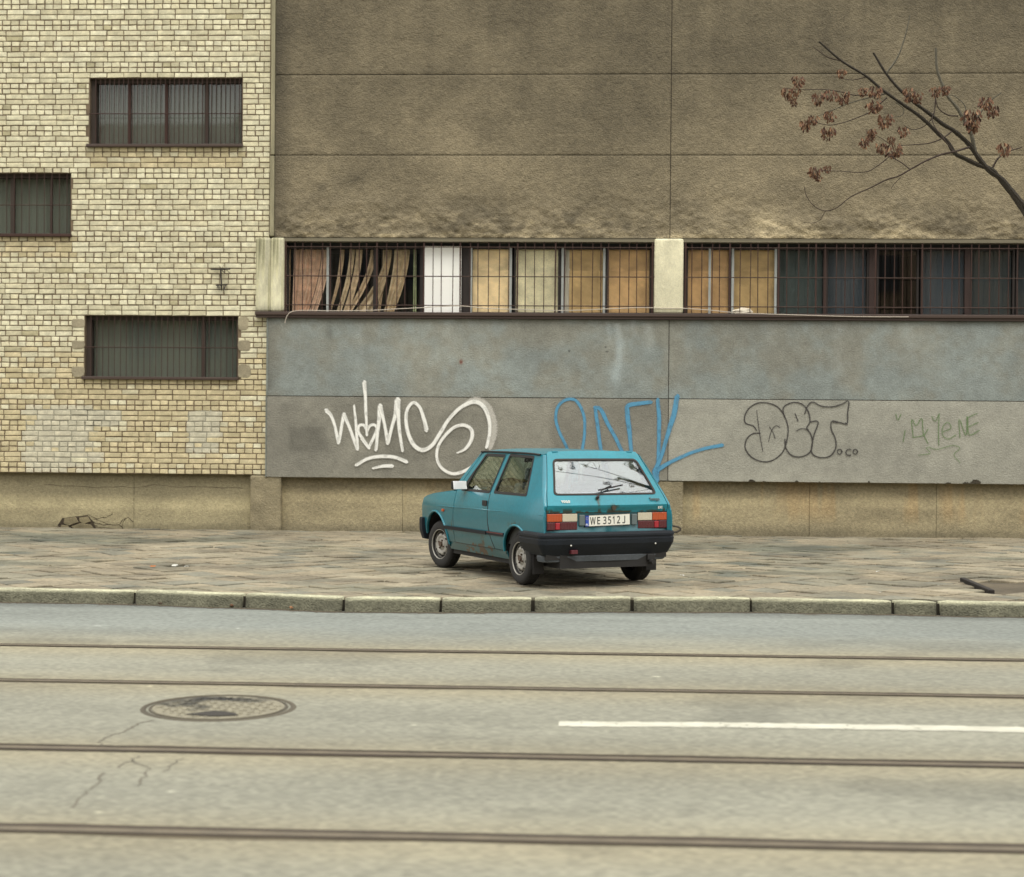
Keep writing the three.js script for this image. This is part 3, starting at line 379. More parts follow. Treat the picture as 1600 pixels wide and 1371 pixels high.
// curtains, blinds and boards hanging behind the panes
{
  const y0 = Y.sillT + .02, y1 = Y.bandT - .15;
  function drape(t0, t1, b0, b1, z, folds, amp, ytop = y1, ybot = y0) { // wavy cloth from pixel columns t0..t1 at the top to b0..b1 at the bottom
    const n = Math.max(10, folds * 8), m = 10, pos = [], idx = [];
    for (let j = 0; j <= m; j++) for (let i = 0; i <= n; i++) { const u = i / n, v = j / m, px = mix(mix(t0, t1, u), mix(b0, b1, u), v ** 1.7); pos.push(wx(px, 432, z), mix(ytop, ybot, v), z + amp * Math.sin(u * folds * 6.283 + v) + .3 * amp * Math.sin(u * folds * 15 + 2)); }
    for (let j = 0; j < m; j++) for (let i = 0; i < n; i++) { const o = j * (n + 1) + i; idx.push(o, o + n + 1, o + 1, o + 1, o + n + 1, o + n + 2); }
    const g = new THREE.BufferGeometry(); g.setAttribute('position', new THREE.Float32BufferAttribute(pos, 3)); g.setIndex(idx); g.computeVertexNormals(); uvXY(g, 3); return g;
  }
  const cloth = (r, g, b) => std(tone(r, g, b, KV * .42), { side: THREE.DoubleSide, map: blotch2, roughness: 1 });
  const pink = cloth(192, 160, 138), tan = cloth(180, 156, 128), pale = cloth(180, 160, 132);
  let t = thing('curtain', 'pinkish curtain gathered in folds behind the leftmost barred window of the band', 'curtain');
  mesh('drape', drape(449, 454, 447, 453, -.30, 1, .01), tan, t); mesh('drape', drape(459, 502, 457, 482, -.33, 5, .02), pink, t); mesh('drape', drape(503, 509, 483, 489, -.30, 1, .01), pink, t); mesh('drape', drape(509, 516, 490, 495, -.31, 1, .008), pink, t);
  t = thing('curtain', 'torn beige curtain strips slanting left behind the second barred window from left', 'curtain');
  mesh('drape', drape(531, 538, 514, 517, -.34, 1, .01), tan, t); mesh('drape', drape(546, 554, 526, 533, -.31, 1, .015), pale, t); mesh('drape', drape(556, 566, 536, 545, -.33, 1, .01), tan, t); mesh('drape', drape(579, 588, 540, 549, -.35, 1, .012), tan, t); mesh('drape', drape(603, 612, 553, 584, -.32, 2, .02), pale, t);
  t = thing('curtain', 'beige curtain hanging in loose strips behind the third barred window from left', 'curtain');
  mesh('drape', drape(616, 640, 600, 616, -.31, 3, .022), pale, t); mesh('drape', drape(598, 604, 590, 594, -.34, 1, .01), tan, t); mesh('drape', drape(646, 650, 646, 651, -.30, 1, .008), cloth(150, 160, 120), t);
  const sheet = (u, name, label, cat, r, g, b, o = {}) => { const za = o.z ?? -.25; const gg = new THREE.PlaneGeometry(u.x1 - u.x0 - (o.l ?? 0) - (o.r ?? 0), y1 - y0 + .05 - (o.top ?? 0), 16, 12); const p = gg.attributes.position; for (let i = 0; i < p.count; i++) p.setZ(i, (o.wave ?? .006) * Math.sin(p.getX(i) * (o.k ?? 9) + p.getY(i) * 2) + .004 * (fbm(p.getX(i) * 8, p.getY(i) * 8, 2) - .5)); gg.translate((u.x0 + (o.l ?? 0) + u.x1 - (o.r ?? 0)) / 2, (y0 + y1 + .03 - (o.top ?? 0)) / 2, za); gg.computeVertexNormals(); uvXY(gg, o.uv ?? 1);
    return tag(mesh(name, gg, std(tone(r, g, b, KV * (o.kk ?? .66)), { side: THREE.DoubleSide, map: o.map === undefined ? blotch2 : o.map, roughness: .95 }), scene), label, cat); };
  const crump = tex(512, 512, (u, v) => { const n = Math.abs(fbm(u * 7 + v * 3, v * 9, 5, 0) - .5) * 2, f = fbm(u * 3, v * 3, 4); const k = 236 - 60 * (1 - n) * .5 + (f - .5) * 90; return [k, k * .985, k * .95]; });
  sheet(U[3], 'window_board', 'plain white board filling the fourth barred window from the left', 'board', 244, 244, 238, { z: -.17, kk: .84, wave: .001, map: null });
  sheet(U[4], 'paper_sheet', 'cream paper sheet in the window between dark post and pale yellow blind', 'paper sheet', 214, 192, 158, { map: crump, kk: .44 });
  sheet(U[5], 'roller_blind', 'pale yellow green blind in the sixth barred window from the left', 'blind', 208, 197, 166, { kk: .44, wave: .008, k: 16 });
  sheet(U[6], 'cardboard_sheet', 'tan cardboard with a white strip on its left, seventh barred window from left', 'cardboard', 168, 142, 104, { l: .1, map: crump, kk: .44 });
  { const u = U[6]; const m = mesh('white_strip', bx(u.x0 + .03, u.x0 + .11, y0, y1 + .03, -.262, -.256), std(tone(215, 205, 190, KV * .7), { map: blotch2 }), scene); tag(m, 'white strip of board left of the tan cardboard beside the pale blind', 'board'); }
  sheet(U[7], 'cardboard_sheet', 'orange tan sheet just left of the cream pillar between the window bays', 'cardboard', 178, 146, 108, { map: crump, kk: .44 });
  sheet(U[8], 'cardboard_sheet', 'orange tan sheet just right of the cream pillar between the window bays', 'cardboard', 174, 141, 104, { map: crump, kk: .44 });
  sheet(U[9], 'cardboard_sheet', 'ochre crumpled sheet with white frame sides, last before the dark panes', 'cardboard', 158, 134, 98, { map: crump, kk: .44 });
  [[10, 'dark grey curtain behind the first dark pane right of the ochre sheet', 98, 106, 106], [11, 'dark blue grey curtain behind the second dark pane right of the ochre sheet', 96, 102, 112], [13, 'dark blue grey curtain right of the blackest barred pane', 98, 104, 114], [14, 'dark curtain behind the barred pane at the right photo edge', 84, 90, 94]].forEach(([i, l, r, g, b]) => sheet(U[i], 'dark_curtain', l, 'curtain', r, g, b, { z: -.3, wave: .008, k: 26, kk: .8, map: null }));
  sheet(U[15], 'dark_curtain', 'dark curtain behind the barred pane past the right photo edge', 'curtain', 84, 88, 92, { z: -.3, wave: .008, k: 26, kk: .8, map: null });
  const pw = new THREE.IcosahedronGeometry(.09, 2), p = pw.attributes.position; for (let i = 0; i < p.count; i++) { const v = V3(p.getX(i), p.getY(i), p.getZ(i)), k = .8 + .5 * hash(Math.round(v.x * 900) + 400, Math.round(v.y * 900 + v.z * 77)); p.setXYZ(i, v.x * k * 1.5, v.y * k * .5, v.z * k * .4); } pw.computeVertexNormals(); pw.translate(wx(1161, 484, -.14), Y.sillT + .05, -.14);
  tag(mesh('crumpled_paper', pw, std(tone(235, 225, 205), { roughness: .9 })), 'crumpled white paper lying on the sill below the ochre sheet', 'paper');
  // cable lying along the sill
  const cz = .045, pts = [[445, 505, .09], [447, 497, .09], [452, 489, .085], [462, 486, .06], [520, 486, cz], [585, 485, cz], [620, 483, cz], [660, 481, cz], [690, 479, cz], [722, 478.5, cz], [760, 482, cz], [820, 484, cz], [880, 485.5, cz], [950, 483, cz], [1000, 481, cz], [1045, 482, cz], [1066, 482, cz], [1110, 485, cz], [1150, 489, cz], [1200, 491, .07], [1260, 493, .08], [1340, 495, .08], [1420, 495.5, .08]].map(q => W(...q));
  tag(mesh('cable', tube(pts, .0065, 160, 5), M.wire), 'thin pale cable strung along the sill in front of the grilles', 'cable');
}

// ---------------------------------------------------------------- brick building
const brickB = thing('brick_building', 'pale brick building with barred windows left of the panels', 'building');
{
  const BZ = -.06, X0 = -14, X1 = -5.032, Yb = .835, Yt = 9.0, pitch = .2626, ch = .0811;
  const win = [
    { n: 'large', a: W(140, 125, BZ), b: W(378, 229, BZ) }, { n: 'low', a: W(132.5, 493, BZ), b: W(371, 596, BZ) }, { n: 'left', a: W(-128, 271, BZ), b: W(110, 372, BZ) },
  ].map(w => { const k0 = Math.round((w.b.y - Yb) / ch), k1 = Math.round((w.a.y - Yb) / ch); return { ...w, x0: w.a.x, x1: w.b.x, y0: Yb + k0 * ch, y1: Yb + k1 * ch }; });
  const shape = new THREE.Shape([V2(X0, Yb), V2(X1, Yb), V2(X1, Yt), V2(X0, Yt)]);
  for (const w of win) shape.holes.push(new THREE.Path([V2(w.x0, w.y0), V2(w.x0, w.y1), V2(w.x1, w.y1), V2(w.x1, w.y0)]));
  const wg = new THREE.ExtrudeGeometry(shape, { depth: .3, bevelEnabled: false }); wg.translate(0, 0, BZ - .3); uvXY(wg, 1.1);
  mesh('wall', wg, M.mortar, brickB);
  // bricks
  const bt = tex(512, 512, (u, v) => { const n = fbm(u * 8, v * 8, 4, 8), m = vn(u * 90, v * 90, 90); const k = 226 + (n - .5) * 60 + (m - .5) * 34; return [k, k * .993, k * .965]; });
  const mk = (c, k = 1) => std(tone(...c, KV * .80), { map: bt, bumpMap: rough, bumpScale: .003, roughness: .93 });
  const cream = [[224, 220, 194], [219, 214, 187], [228, 224, 199], [213, 208, 182], [220, 214, 186], [206, 200, 173]].map(c => mk(c)), tanB = [[210, 199, 166], [204, 193, 160], [216, 204, 170], [196, 185, 152], [208, 196, 162]].map(c => mk(c)), buff = [[208, 204, 184], [212, 207, 187], [203, 199, 180]].map(c => mk(c)), grey = [[188, 181, 150], [182, 176, 148]].map(c => mk(c));
  function brickGeo(w, h, jit) { const d = .011, b = .005, j = () => rr(-jit, jit), o = [[-w / 2 + j(), -h / 2 + j()], [w / 2 + j(), -h / 2 + j()], [w / 2 + j(), h / 2 + j()], [-w / 2 + j(), h / 2 + j()]]; const pos = [], idx = []; for (const [k, z] of [[0, -.002], [0, d - b], [b, d]]) for (const q of o) pos.push(q[0] - Math.sign(q[0]) * k, q[1] - Math.sign(q[1]) * k, z); for (let r = 0; r < 2; r++) for (let i = 0; i < 4; i++) { const n = (i + 1) % 4; idx.push(r * 4 + i, r * 4 + n, r * 4 + 4 + i, r * 4 + n, r * 4 + 4 + n, r * 4 + 4 + i); } idx.push(8, 9, 10, 8, 10, 11); let g = new THREE.BufferGeometry(); g.setAttribute('position', new THREE.Float32BufferAttribute(pos, 3)); g.setIndex(idx); g = g.toNonIndexed(); g.computeVertexNormals(); uvXY(g, 1.7); const k = rnd() * 3; const uv = g.attributes.uv; for (let i = 0; i < uv.count; i++) uv.setXY(i, uv.getX(i) + k, uv.getY(i) + k * 1.7); return g; }
  const J = .0145, full = Array.from({ length: 12 }, () => brickGeo(pitch - J, ch - J, .0042)), half = Array.from({ length: 12 }, () => brickGeo(pitch / 2 - J, ch - J, .0042));
  const list = [], ox = wx(111.3, 500, BZ), pickM = (x, y, i, j) => {
    const px = x, n = fbm(x * 1.2, y * 1.4, 3), h = hash(i * 31 + 7, j * 17 + 3), gP = Math.max(rectMask(x, y, W(40, 632, BZ), W(150, 742, BZ), .12), rectMask(x, y, W(100, 640, BZ), W(190, 668, BZ), .1), rectMask(x, y, W(290, 640, BZ), W(345, 712, BZ), .06));
    if (gP > .5 && h > .08) return buff[h * 3 | 0]; for (const w of win) if (x > w.x0 - .1 && x < w.x1 + .1 && y < w.y0 && y > w.y0 - .36 && h < .8) return tanB[1 + (h * 4 | 0)]; const tanW = ss(2.9, 2.35, y) * ss(-.1, .5, n + .1) ; if (hash(i, j + 99) < tanW * .86) return tanB[h * 5 | 0]; if (h > .98) return grey[j & 1]; return cream[h * 6 | 0]; };
  const rowsN = Math.floor((Yt - Yb) / ch);
  for (let j = 0; j < rowsN; j++) {
    const y = Yb + (j + .5) * ch, header = (j % 4) < 2, step = header ? pitch / 2 : pitch, off = header ? pitch * (.30 + .02 * ((j >> 2) % 3)) : pitch * (.02 * ((j >> 1) % 5)) ;
    let spans = [[-11.2, X1 - .008]]; for (const w of win) if (y > w.y0 && y < w.y1) spans = spans.flatMap(([a, b]) => a < w.x0 && b > w.x1 ? [[a, w.x0 - .004], [w.x1 + .004, b]] : (a >= w.x1 || b <= w.x0 ? [[a, b]] : [[Math.max(a, w.x1), b]]));
    for (const [a, b] of spans) { let i0 = Math.floor((a - ox - off) / step); for (let i = i0; ; i++) { let xa = ox + off + i * step, xb = xa + step; if (xa > b) break; xa = Math.max(xa, a); xb = Math.min(xb, b); const w = xb - xa; if (w < .05) continue; const x = (xa + xb) / 2; let g; if (Math.abs(w - step) < .002) g = (header ? half : full)[hash(i + 60, j) * 12 | 0]; else g = brickGeo(w - J, ch - J, .002); list.push({ x: x + rr(-.0025, .0025), y: y + rr(-.0015, .0015), z: BZ + rr(-.005, .0035), g, m: pickM(x, y, i, j), w }); } }
  }
  const best = list.filter(b => b.w > .2 && b.x > -7.4 && b.y < 6.7).sort((a, b) => b.x - a.x || b.y - a.y).slice(0, 300), set = new Set(best), rest = {};
  for (const b of list) if (set.has(b)) { const m = mesh('brick', b.g, b.m, brickB); m.position.set(b.x, b.y, b.z); } else { const g = b.g.clone(); g.translate(b.x, b.y, b.z); (rest[b.m.uuid] ??= { m: b.m, gs: [] }).gs.push(g); }
  for (const k in rest) stuff(mesh('brickwork', rest[k].gs, rest[k].m, brickB));
  // old grey wash that fills the joints where tags were painted over
  const wash = std(tone(182, 178, 158), { map: blotch2 });
  for (const P of [[[40, 640], [72, 632], [110, 640], [140, 634], [160, 650], [150, 690], [158, 718], [120, 728], [80, 734], [40, 730]], [[120, 640], [190, 642], [196, 664], [160, 668], [124, 664]], [[292, 644], [330, 640], [344, 662], [340, 700], [306, 710], [292, 690]]]) { const g = new THREE.ShapeGeometry(new THREE.Shape(P.map(q => { const p = W(q[0], q[1], BZ); return V2(p.x, p.y); }))); g.translate(0, 0, BZ + .004); uvXY(g, 1); mesh('grey_wash', g, wash, brickB); }
  // cement patches beside the lower window
  const cem = std(tone(186, 175, 146), { map: blotch2, bumpMap: rough, bumpScale: .008 });
  for (const [a, b, c, d] of [[113, 499, 131.5, 512], [112, 533, 131.5, 545], [113, 573, 131, 589], [372.5, 496, 388, 516], [372.5, 532, 391, 548], [372.5, 570, 391, 590]]) { const p = W(a, b, BZ), q = W(c, d, BZ), sh = [], N = 14; for (let i = 0; i < N; i++) { const t = i / N * 6.283, k = .92 + .2 * rnd(), e = Math.pow(Math.abs(Math.cos(t)), .5) * Math.sign(Math.cos(t)), f = Math.pow(Math.abs(Math.sin(t)), .5) * Math.sign(Math.sin(t)); sh.push(V2((p.x + q.x) / 2 + e * (q.x - p.x) / 2 * k, (p.y + q.y) / 2 + f * (p.y - q.y) / 2 * k)); } const g = new THREE.ExtrudeGeometry(new THREE.Shape(sh), { depth: .004, bevelSize: .006, bevelThickness: .006, bevelSegments: 1 }); g.translate(0, 0, BZ + .006); uvXY(g, 1); mesh('cement_patch', g, cem, brickB); }
  // windows
  const blindM = std(tone(102, 107, 98, KV * .74), { side: THREE.DoubleSide }), greyGlass = glassMat(new THREE.Color(.92, .93, .92), .03);
  win.forEach((w, wi) => {
    const z = BZ - .16, f = .03, W0 = w.x1 - w.x0, jl = wi === 2 ? .03 : .075;
    const fr = mesh('window', [bx(w.x0, w.x0 + jl, w.y0, w.y1, BZ - .22, BZ - .08), bx(w.x1 - .03, w.x1, w.y0, w.y1, BZ - .22, BZ - .05), bx(w.x0 + jl, w.x1 - .03, w.y1 - .06, w.y1, BZ - .22, BZ - .1), bx(w.x0 + jl, w.x1 - .03, w.y0, w.y0 + .03, BZ - .22, BZ - .1)], M.jamb, brickB);
    mesh('pane', bx(w.x0 + jl - .004, w.x1 - .026, w.y0 + .026, w.y1 - .056, z - .004, z), greyGlass, fr);
    const posts = wi === 1 ? [[318, .06, M.jamb]] : wi === 0 ? [[203, .035, M.rustMetal], [260.5, .04, M.rustMetal], [323, .06, M.jamb]] : [[80, .03, M.jamb], [20, .06, M.jamb], [-60, .05, M.jamb]];
    for (const [px, pw, m] of posts) { const x = wx(px, wi === 1 ? 545 : wi === 0 ? 180 : 320, z); mesh('window_post', bx(x - pw / 2, x + pw / 2, w.y0 + .02, w.y1 - .02, z - .03, z + .03), m, fr); }
    const sg = rbx(w.x0 - .035, w.x1 + .02, w.y0 - .012, w.y0 + .035, BZ - .12, BZ + .075, .01); mesh('sill', sg, wi === 2 ? M.rustMetal : M.sill, fr);
    const gz = BZ + .012, gy0 = w.y0 + .036, gy1 = w.y1 - .005, geo = bar(V3(0, gy0, 0), V3(0, gy1, 0), .0055, 5), step = wi === 0 ? .072 : wi === 1 ? .092 : .118;
    for (let x = w.x0 + .10; x < w.x1 - .03; x += step) { const m = mesh('grille_bar', geo, M.rustMetal, fr); m.position.set(x, 0, gz); }
    const ym = wy(200, wi === 0 ? 178 : wi === 1 ? 543 : 321, gz); mesh('grille_rail', bar(V3(w.x0, ym, gz + .01), V3(w.x1, ym, gz + .01), .0075, 5), M.rustMetal, fr);
    // cloth behind the panes, in long upright folds
    const gg = new THREE.PlaneGeometry(W0 - .1, w.y1 - w.y0 - .06, 160, 2), p = gg.attributes.position; for (let i = 0; i < p.count; i++) { const x = p.getX(i); p.setZ(i, .012 * Math.sin(x * 30 + 2 * Math.sin(x * 5 + wi)) + .004 * Math.sin(x * 90)); } gg.translate((w.x0 + w.x1) / 2, (w.y0 + w.y1) / 2, z - .11); gg.computeVertexNormals(); uvXY(gg, 1);
    tag(mesh('curtain', gg, blindM), ['grey green curtain behind the upper barred window in the brick wall', 'grey green curtain behind the lower barred window in the brick wall', 'grey green curtain behind the barred window cut by the left edge'][wi], 'curtain');
  });
  // plinth of the brick building
  const zp = -.16, edge = wx(392, 790, zp), cut = wx(209, 790, zp);
  const plT = tex(1024, 256, (u, v) => { const x = mix(-9, -5, u), y = mix(-.05, .85, v), n = fbm(x * 1.4, y * 3, 5), g = hash(Math.floor(u * 1024), Math.floor(v * 256) + 5), f = vn(x * 40, y * 40); let k = 1 + (n - .5) * .26 + (g - .5) * .24 + (f - .5) * .12; const ed = .05 * fbm(x * 2, 3, 3); k *= mix(1, .84, ss(.40 + ed, .52 + ed, y)); k *= mix(.88, 1, ss(0, .1, y)); k *= mix(1.1, 1, ss(.0, .12, Math.abs(y - .34))); return [164 * k, 154 * k, 122 * k]; });  // top of this plinth carries painted shade from the brick overhang
  const pm = std(new THREE.Color().setScalar(1 / KV), { map: plT, bumpMap: (() => { const c = rough.clone(); c.repeat.set(4, .9); c.needsUpdate = true; return c; })(), bumpScale: .012, roughness: .97 });
  for (const [a, b] of [[X0, -9.3], [-9.296, cut - .003], [cut + .003, edge]]) { const g = bx(a, b, -.12, Yb + .06, -.5, zp); mesh('plinth_block', uvBox(g, -9, -5, -.05, .85), pm, brickB); }
  // crack and broken render near the ground
  const dark = std(tone(74, 64, 48)), jag = (pts, w) => { const P = pts.map(q => W(q[0], q[1], zp + .002)), fine = []; for (let i = 1; i < P.length; i++) for (let k = 0; k < 3; k++) { const q = P[i - 1].clone().lerp(P[i], k / 3); q.x += rr(-.01, .01); q.y += rr(-.008, .008); fine.push(q); } fine.push(P[P.length - 1]); const pp = [], ii = []; fine.forEach((q, i) => { const a = fine[Math.max(0, i - 1)], b = fine[Math.min(fine.length - 1, i + 1)], d = b.clone().sub(a).normalize(), s = w * rr(.4, 1.2); pp.push(q.x - d.y * s, q.y + d.x * s, q.z, q.x + d.y * s, q.y - d.x * s, q.z); if (i) { const k = i * 2; ii.push(k - 2, k - 1, k, k - 1, k + 1, k); } }); const g = new THREE.BufferGeometry(); g.setAttribute('position', new THREE.Float32BufferAttribute(pp, 3)); g.setIndex(ii); g.computeVertexNormals(); dark.side = THREE.DoubleSide; return g; };
  mesh('crack', [jag([[68, 758], [110, 760], [150, 762], [190, 760], [210, 763], [240, 758], [280, 761], [330, 762], [380, 763]], .004)], dark, brickB);
  mesh('crack', [jag([[90, 822], [98, 810], [120, 808], [138, 805], [152, 811], [165, 809], [176, 803]], .006), jag([[138, 806], [146, 817], [160, 820], [186, 821], [192, 812], [200, 809], [208, 816]], .006), jag([[120, 820], [128, 813], [140, 818], [152, 823]], .007), jag([[75, 826], [100, 823], [130, 826], [160, 824], [195, 828]], .007), jag([[186, 821], [194, 829]], .006), jag([[197, 809], [190, 822], [192, 829]], .005), jag([[100, 812], [108, 819], [118, 816], [126, 824]], .007), jag([[128, 808], [132, 820], [140, 827]], .006), jag([[146, 811], [158, 815], [170, 820]], .004)], dark, brickB);
  const hole = new THREE.Shape([[97, 810], [120, 807], [137, 806], [146, 817], [150, 826], [128, 827], [95, 826], [90, 821]].map(q => { const p = W(q[0], q[1], zp); return V2(p.x, p.y); })), hg = new THREE.ShapeGeometry(hole); hg.translate(0, 0, zp + .0012); mesh('broken_hollow', hg, std(tone(66, 56, 42), { bumpMap: rough, bumpScale: .02 }), brickB);
  const chips = std(tone(160, 148, 114), { map: blotch2, bumpMap: rough, bumpScale: .01 });
  for (const q of [[[101, 811], [118, 809], [122, 816], [108, 821], [100, 818]], [[124, 810], [137, 808], [141, 815], [131, 818], [125, 815]], [[112, 823], [127, 818], [142, 821], [146, 826], [118, 827]], [[96, 821], [106, 822], [108, 827], [95, 827]]]) { const g = new THREE.ExtrudeGeometry(new THREE.Shape(q.map(r => { const p = W(r[0], r[1], zp); return V2(p.x, p.y); })), { depth: .01, bevelSize: .006, bevelThickness: .006, bevelSegments: 1 }); g.translate(0, 0, zp - .004 + rr(0, .01)); uvXY(g, 1); mesh('broken_chunk', g, chips, brickB); }
  mesh('back_wall', [bx(X0, X1, -.1, Yt, -9.2, -9), bx(X0 - .2, X0, -.1, Yt, -9, BZ)], M.jamb, brickB); mesh('roof', bx(X0 - .2, X1, Yt, Yt + .25, -9, .0), M.jamb, brickB);
  mesh('interior_wall', [bx(X0, X1, Yb, Yt, -2.6, -2.5)], M.room, brickB);
  // metal bracket left on the wall
  const t = thing('wall_bracket', 'small dark metal bracket fixed on the brick wall beside the pillar', 'bracket', [0, 0, 0]);
  const b = (a, c, r) => bar(W(...a), W(...c), r), z0 = BZ + .06, bm = std(tone(58, 54, 48), { roughness: .7 });
  mesh('upper_arm', [b([329, 421, z0], [345, 421, z0], .012), b([345, 421, z0], [359, 420.5, z0 + .1], .012), b([345, 421, BZ], [345, 421, z0], .01)], bm, t);
  mesh('post', [b([344.5, 421, z0], [346, 446, z0], .012)], bm, t);
  mesh('lower_arm', [b([337, 446, z0], [355, 445, z0], .011), b([340, 446, z0], [343, 453, z0 + .05], .009), b([352, 446, z0], [350, 453, z0 + .05], .009), b([346, 446, z0], [346, 454, BZ], .01)], bm, t);
  const wisps = []; for (let i = 0; i < 16; i++) { const a = W(348 + rr(-3, 10), 421 + rr(-1, 2), z0 + .04), c = a.clone().add(V3(rr(-.06, .1), rr(-.07, .07), rr(0, .05))); wisps.push(bar(a, c, .0035, 3)); } for (let i = 0; i < 8; i++) { const a = W(346 + rr(-8, 9), 446, z0 + .02); wisps.push(bar(a, a.clone().add(V3(rr(-.02, .02), rr(-.08, -.02), rr(0, .03))), .004, 3)); } mesh('frayed_wire', wisps, bm, t);
}

// ---------------------------------------------------------------- graffiti: layers of paint on the wall
{
  const soft = tex(256, 64, (u, v) => { const e = 1 - Math.abs(v - .5) * 2; const n = fbm(u * 18, v * 5, 3, 0); const d = fbm(u * 7 + 3, v * 1.2, 3), m = vn(u * 110, v * 26); return 255 * clamp(ss(.02, .5, e + (n - .5) * .18)) * (1 - .30 * ss(.45, .75, d) - .22 * (m > .78 ? 1 : 0)); }, false), alphaSoft = soft; soft.wrapT = THREE.ClampToEdgeWrapping;
  const faint = tex(256, 64, (u, v) => { const e = 1 - Math.abs(v - .5) * 2; const n = fbm(u * 60, v * 9, 3, 0), m = vn(u * 120, v * 30); return 255 * clamp(ss(.05, .6, e + (n - .5) * .3)) * (.5 + .5 * m); }, false); faint.wrapT = THREE.ClampToEdgeWrapping;
  let layer = 0;
  // a ribbon of paint along surveyed points; widths are in photo pixels
  function stroke(pts, w, z) {
    const P = pts.map(q => W(q[0], q[1], 0)), c = new THREE.CatmullRomCurve3(P, false, 'centripetal'), L = c.getLength(), n = Math.max(6, Math.round(L / .025)), pos = [], uv = [], idx = [];
    const wid = t => { if (typeof w === 'number') return w; const k = t * (w.length - 1), i = Math.min(w.length - 2, Math.floor(k)); return mix(w[i], w[i + 1], k - i); };
    const cap = wid(0) / 103 * .5;
    for (let i = -1; i <= n + 1; i++) { const t = clamp(i / n), p = c.getPointAt(t), d = c.getTangentAt(t), s = wid(t) / 103 * .5 * (i < 0 || i > n ? .45 : 1); if (i < 0) p.addScaledVector(d, -cap * .8); if (i > n) p.addScaledVector(d, wid(1) / 103 * .4); pos.push(p.x - d.y * s, p.y + d.x * s, z, p.x + d.y * s, p.y - d.x * s, z); uv.push(i / n * L * 1.5, 1, i / n * L * 1.5, 0); if (i > -1) { const k = (i + 1) * 2; idx.push(k - 2, k - 1, k, k - 1, k + 1, k); } }
    const g = new THREE.BufferGeometry(); g.setAttribute('position', new THREE.Float32BufferAttribute(pos, 3)); g.setAttribute('uv', new THREE.Float32BufferAttribute(uv, 2)); g.setIndex(idx); g.computeVertexNormals(); return clean(g);
  }
  function graffito(label, color, strokes, conv, am, wk = 1) {
    const t = thing('graffiti', label, 'graffiti'), mat = std(color, { alphaMap: am, transparent: true, roughness: .75, side: THREE.DoubleSide }); let k = 0;
    for (const [name, list] of strokes) for (const [pts, w] of list) mesh(list.length > 1 ? name + '_stroke' : name, stroke(pts.map(conv), Array.isArray(w) ? w.map(q => q * wk) : w * wk, .0065 + .0008 * k++), mat, t); return t;
  }
  const c4 = q => [400 + q[0] / 4, 560 + q[1] / 4], c5 = q => [800 + q[0] / 4.706, 580 + q[1] / 4.706], c8 = q => [1140 + q[0] / 4, 600 + q[1] / 4];
  graffito('large white spray tag with heart and swirls left of the car', tone(240, 240, 233), [
    ['letter', [[[[440, 328], [465, 352], [490, 415], [505, 480], [516, 528]], [8, 6, 5.5, 6, 6]], [[[516, 528], [528, 470], [540, 400], [550, 352]], [6, 6, 6, 7]], [[[550, 352], [575, 410], [605, 490], [634, 566]], [7, 6, 6, 7]], [[[634, 566], [630, 480], [622, 380], [613, 296]], [6, 5.5, 5, 4]]]],
    ['heart', [[[[700, 552], [668, 505], [640, 458], [645, 422], [672, 418], [695, 452]], 5.5], [[[695, 452], [712, 422], [738, 416], [756, 436], [742, 480], [706, 556]], 5.5], [[[677, 152], [683, 230], [686, 320], [690, 400], [694, 480]], [8, 6, 6, 5, 5]], [[[660, 500], [690, 540], [706, 560]], 6]]],
    ['letter', [[[[750, 572], [760, 470], [770, 380], [776, 300]], [6, 6, 7, 9]], [[[776, 300], [798, 390], [812, 460], [824, 530]], [9, 6, 6, 7]], [[[824, 530], [850, 430], [872, 350], [885, 264]], [7, 6, 7, 11]], [[[885, 264], [892, 400], [903, 500], [917, 578]], [11, 7, 6, 5.5]]]],
    ['swirl', [[[[1066, 448], [1050, 380], [1022, 305], [985, 277], [950, 310], [938, 390], [955, 480], [998, 555], [1045, 574], [1100, 545], [1150, 470], [1215, 370], [1290, 302], [1370, 272], [1425, 305], [1456, 380], [1460, 470], [1442, 556]], [8, 7, 6, 6, 6.5, 7, 7.5, 8, 7, 7, 6.5, 6.5, 7, 8, 8, 7, 6, 6]], [[[1258, 592], [1310, 565], [1348, 505], [1348, 450], [1310, 420], [1250, 427], [1180, 485], [1136, 560], [1132, 630], [1165, 690], [1230, 722], [1310, 702], [1400, 640]], [3, 6, 7, 6.5, 6, 6, 5.5, 5.5, 5.5, 6, 6, 6, 5]]]],
    ['underline', [[[[628, 668], [695, 630], [780, 614], [870, 620], [940, 646]], [6, 6, 6.5, 6.5, 7]], [[[732, 688], [790, 675], [850, 674]], [4, 6, 7]]]],
  ], c4, alphaSoft, 1.12);
  { const t = scene.children[scene.children.length - 1]; mesh('spray_haze', [stroke([[1290, 300], [1370, 262], [1440, 300], [1478, 380], [1485, 470], [1465, 560]].map(c4), [8, 14, 18, 18, 16, 10], .0055)], std(tone(205, 202, 192), { alphaMap: faint, transparent: true, side: THREE.DoubleSide }), t); }
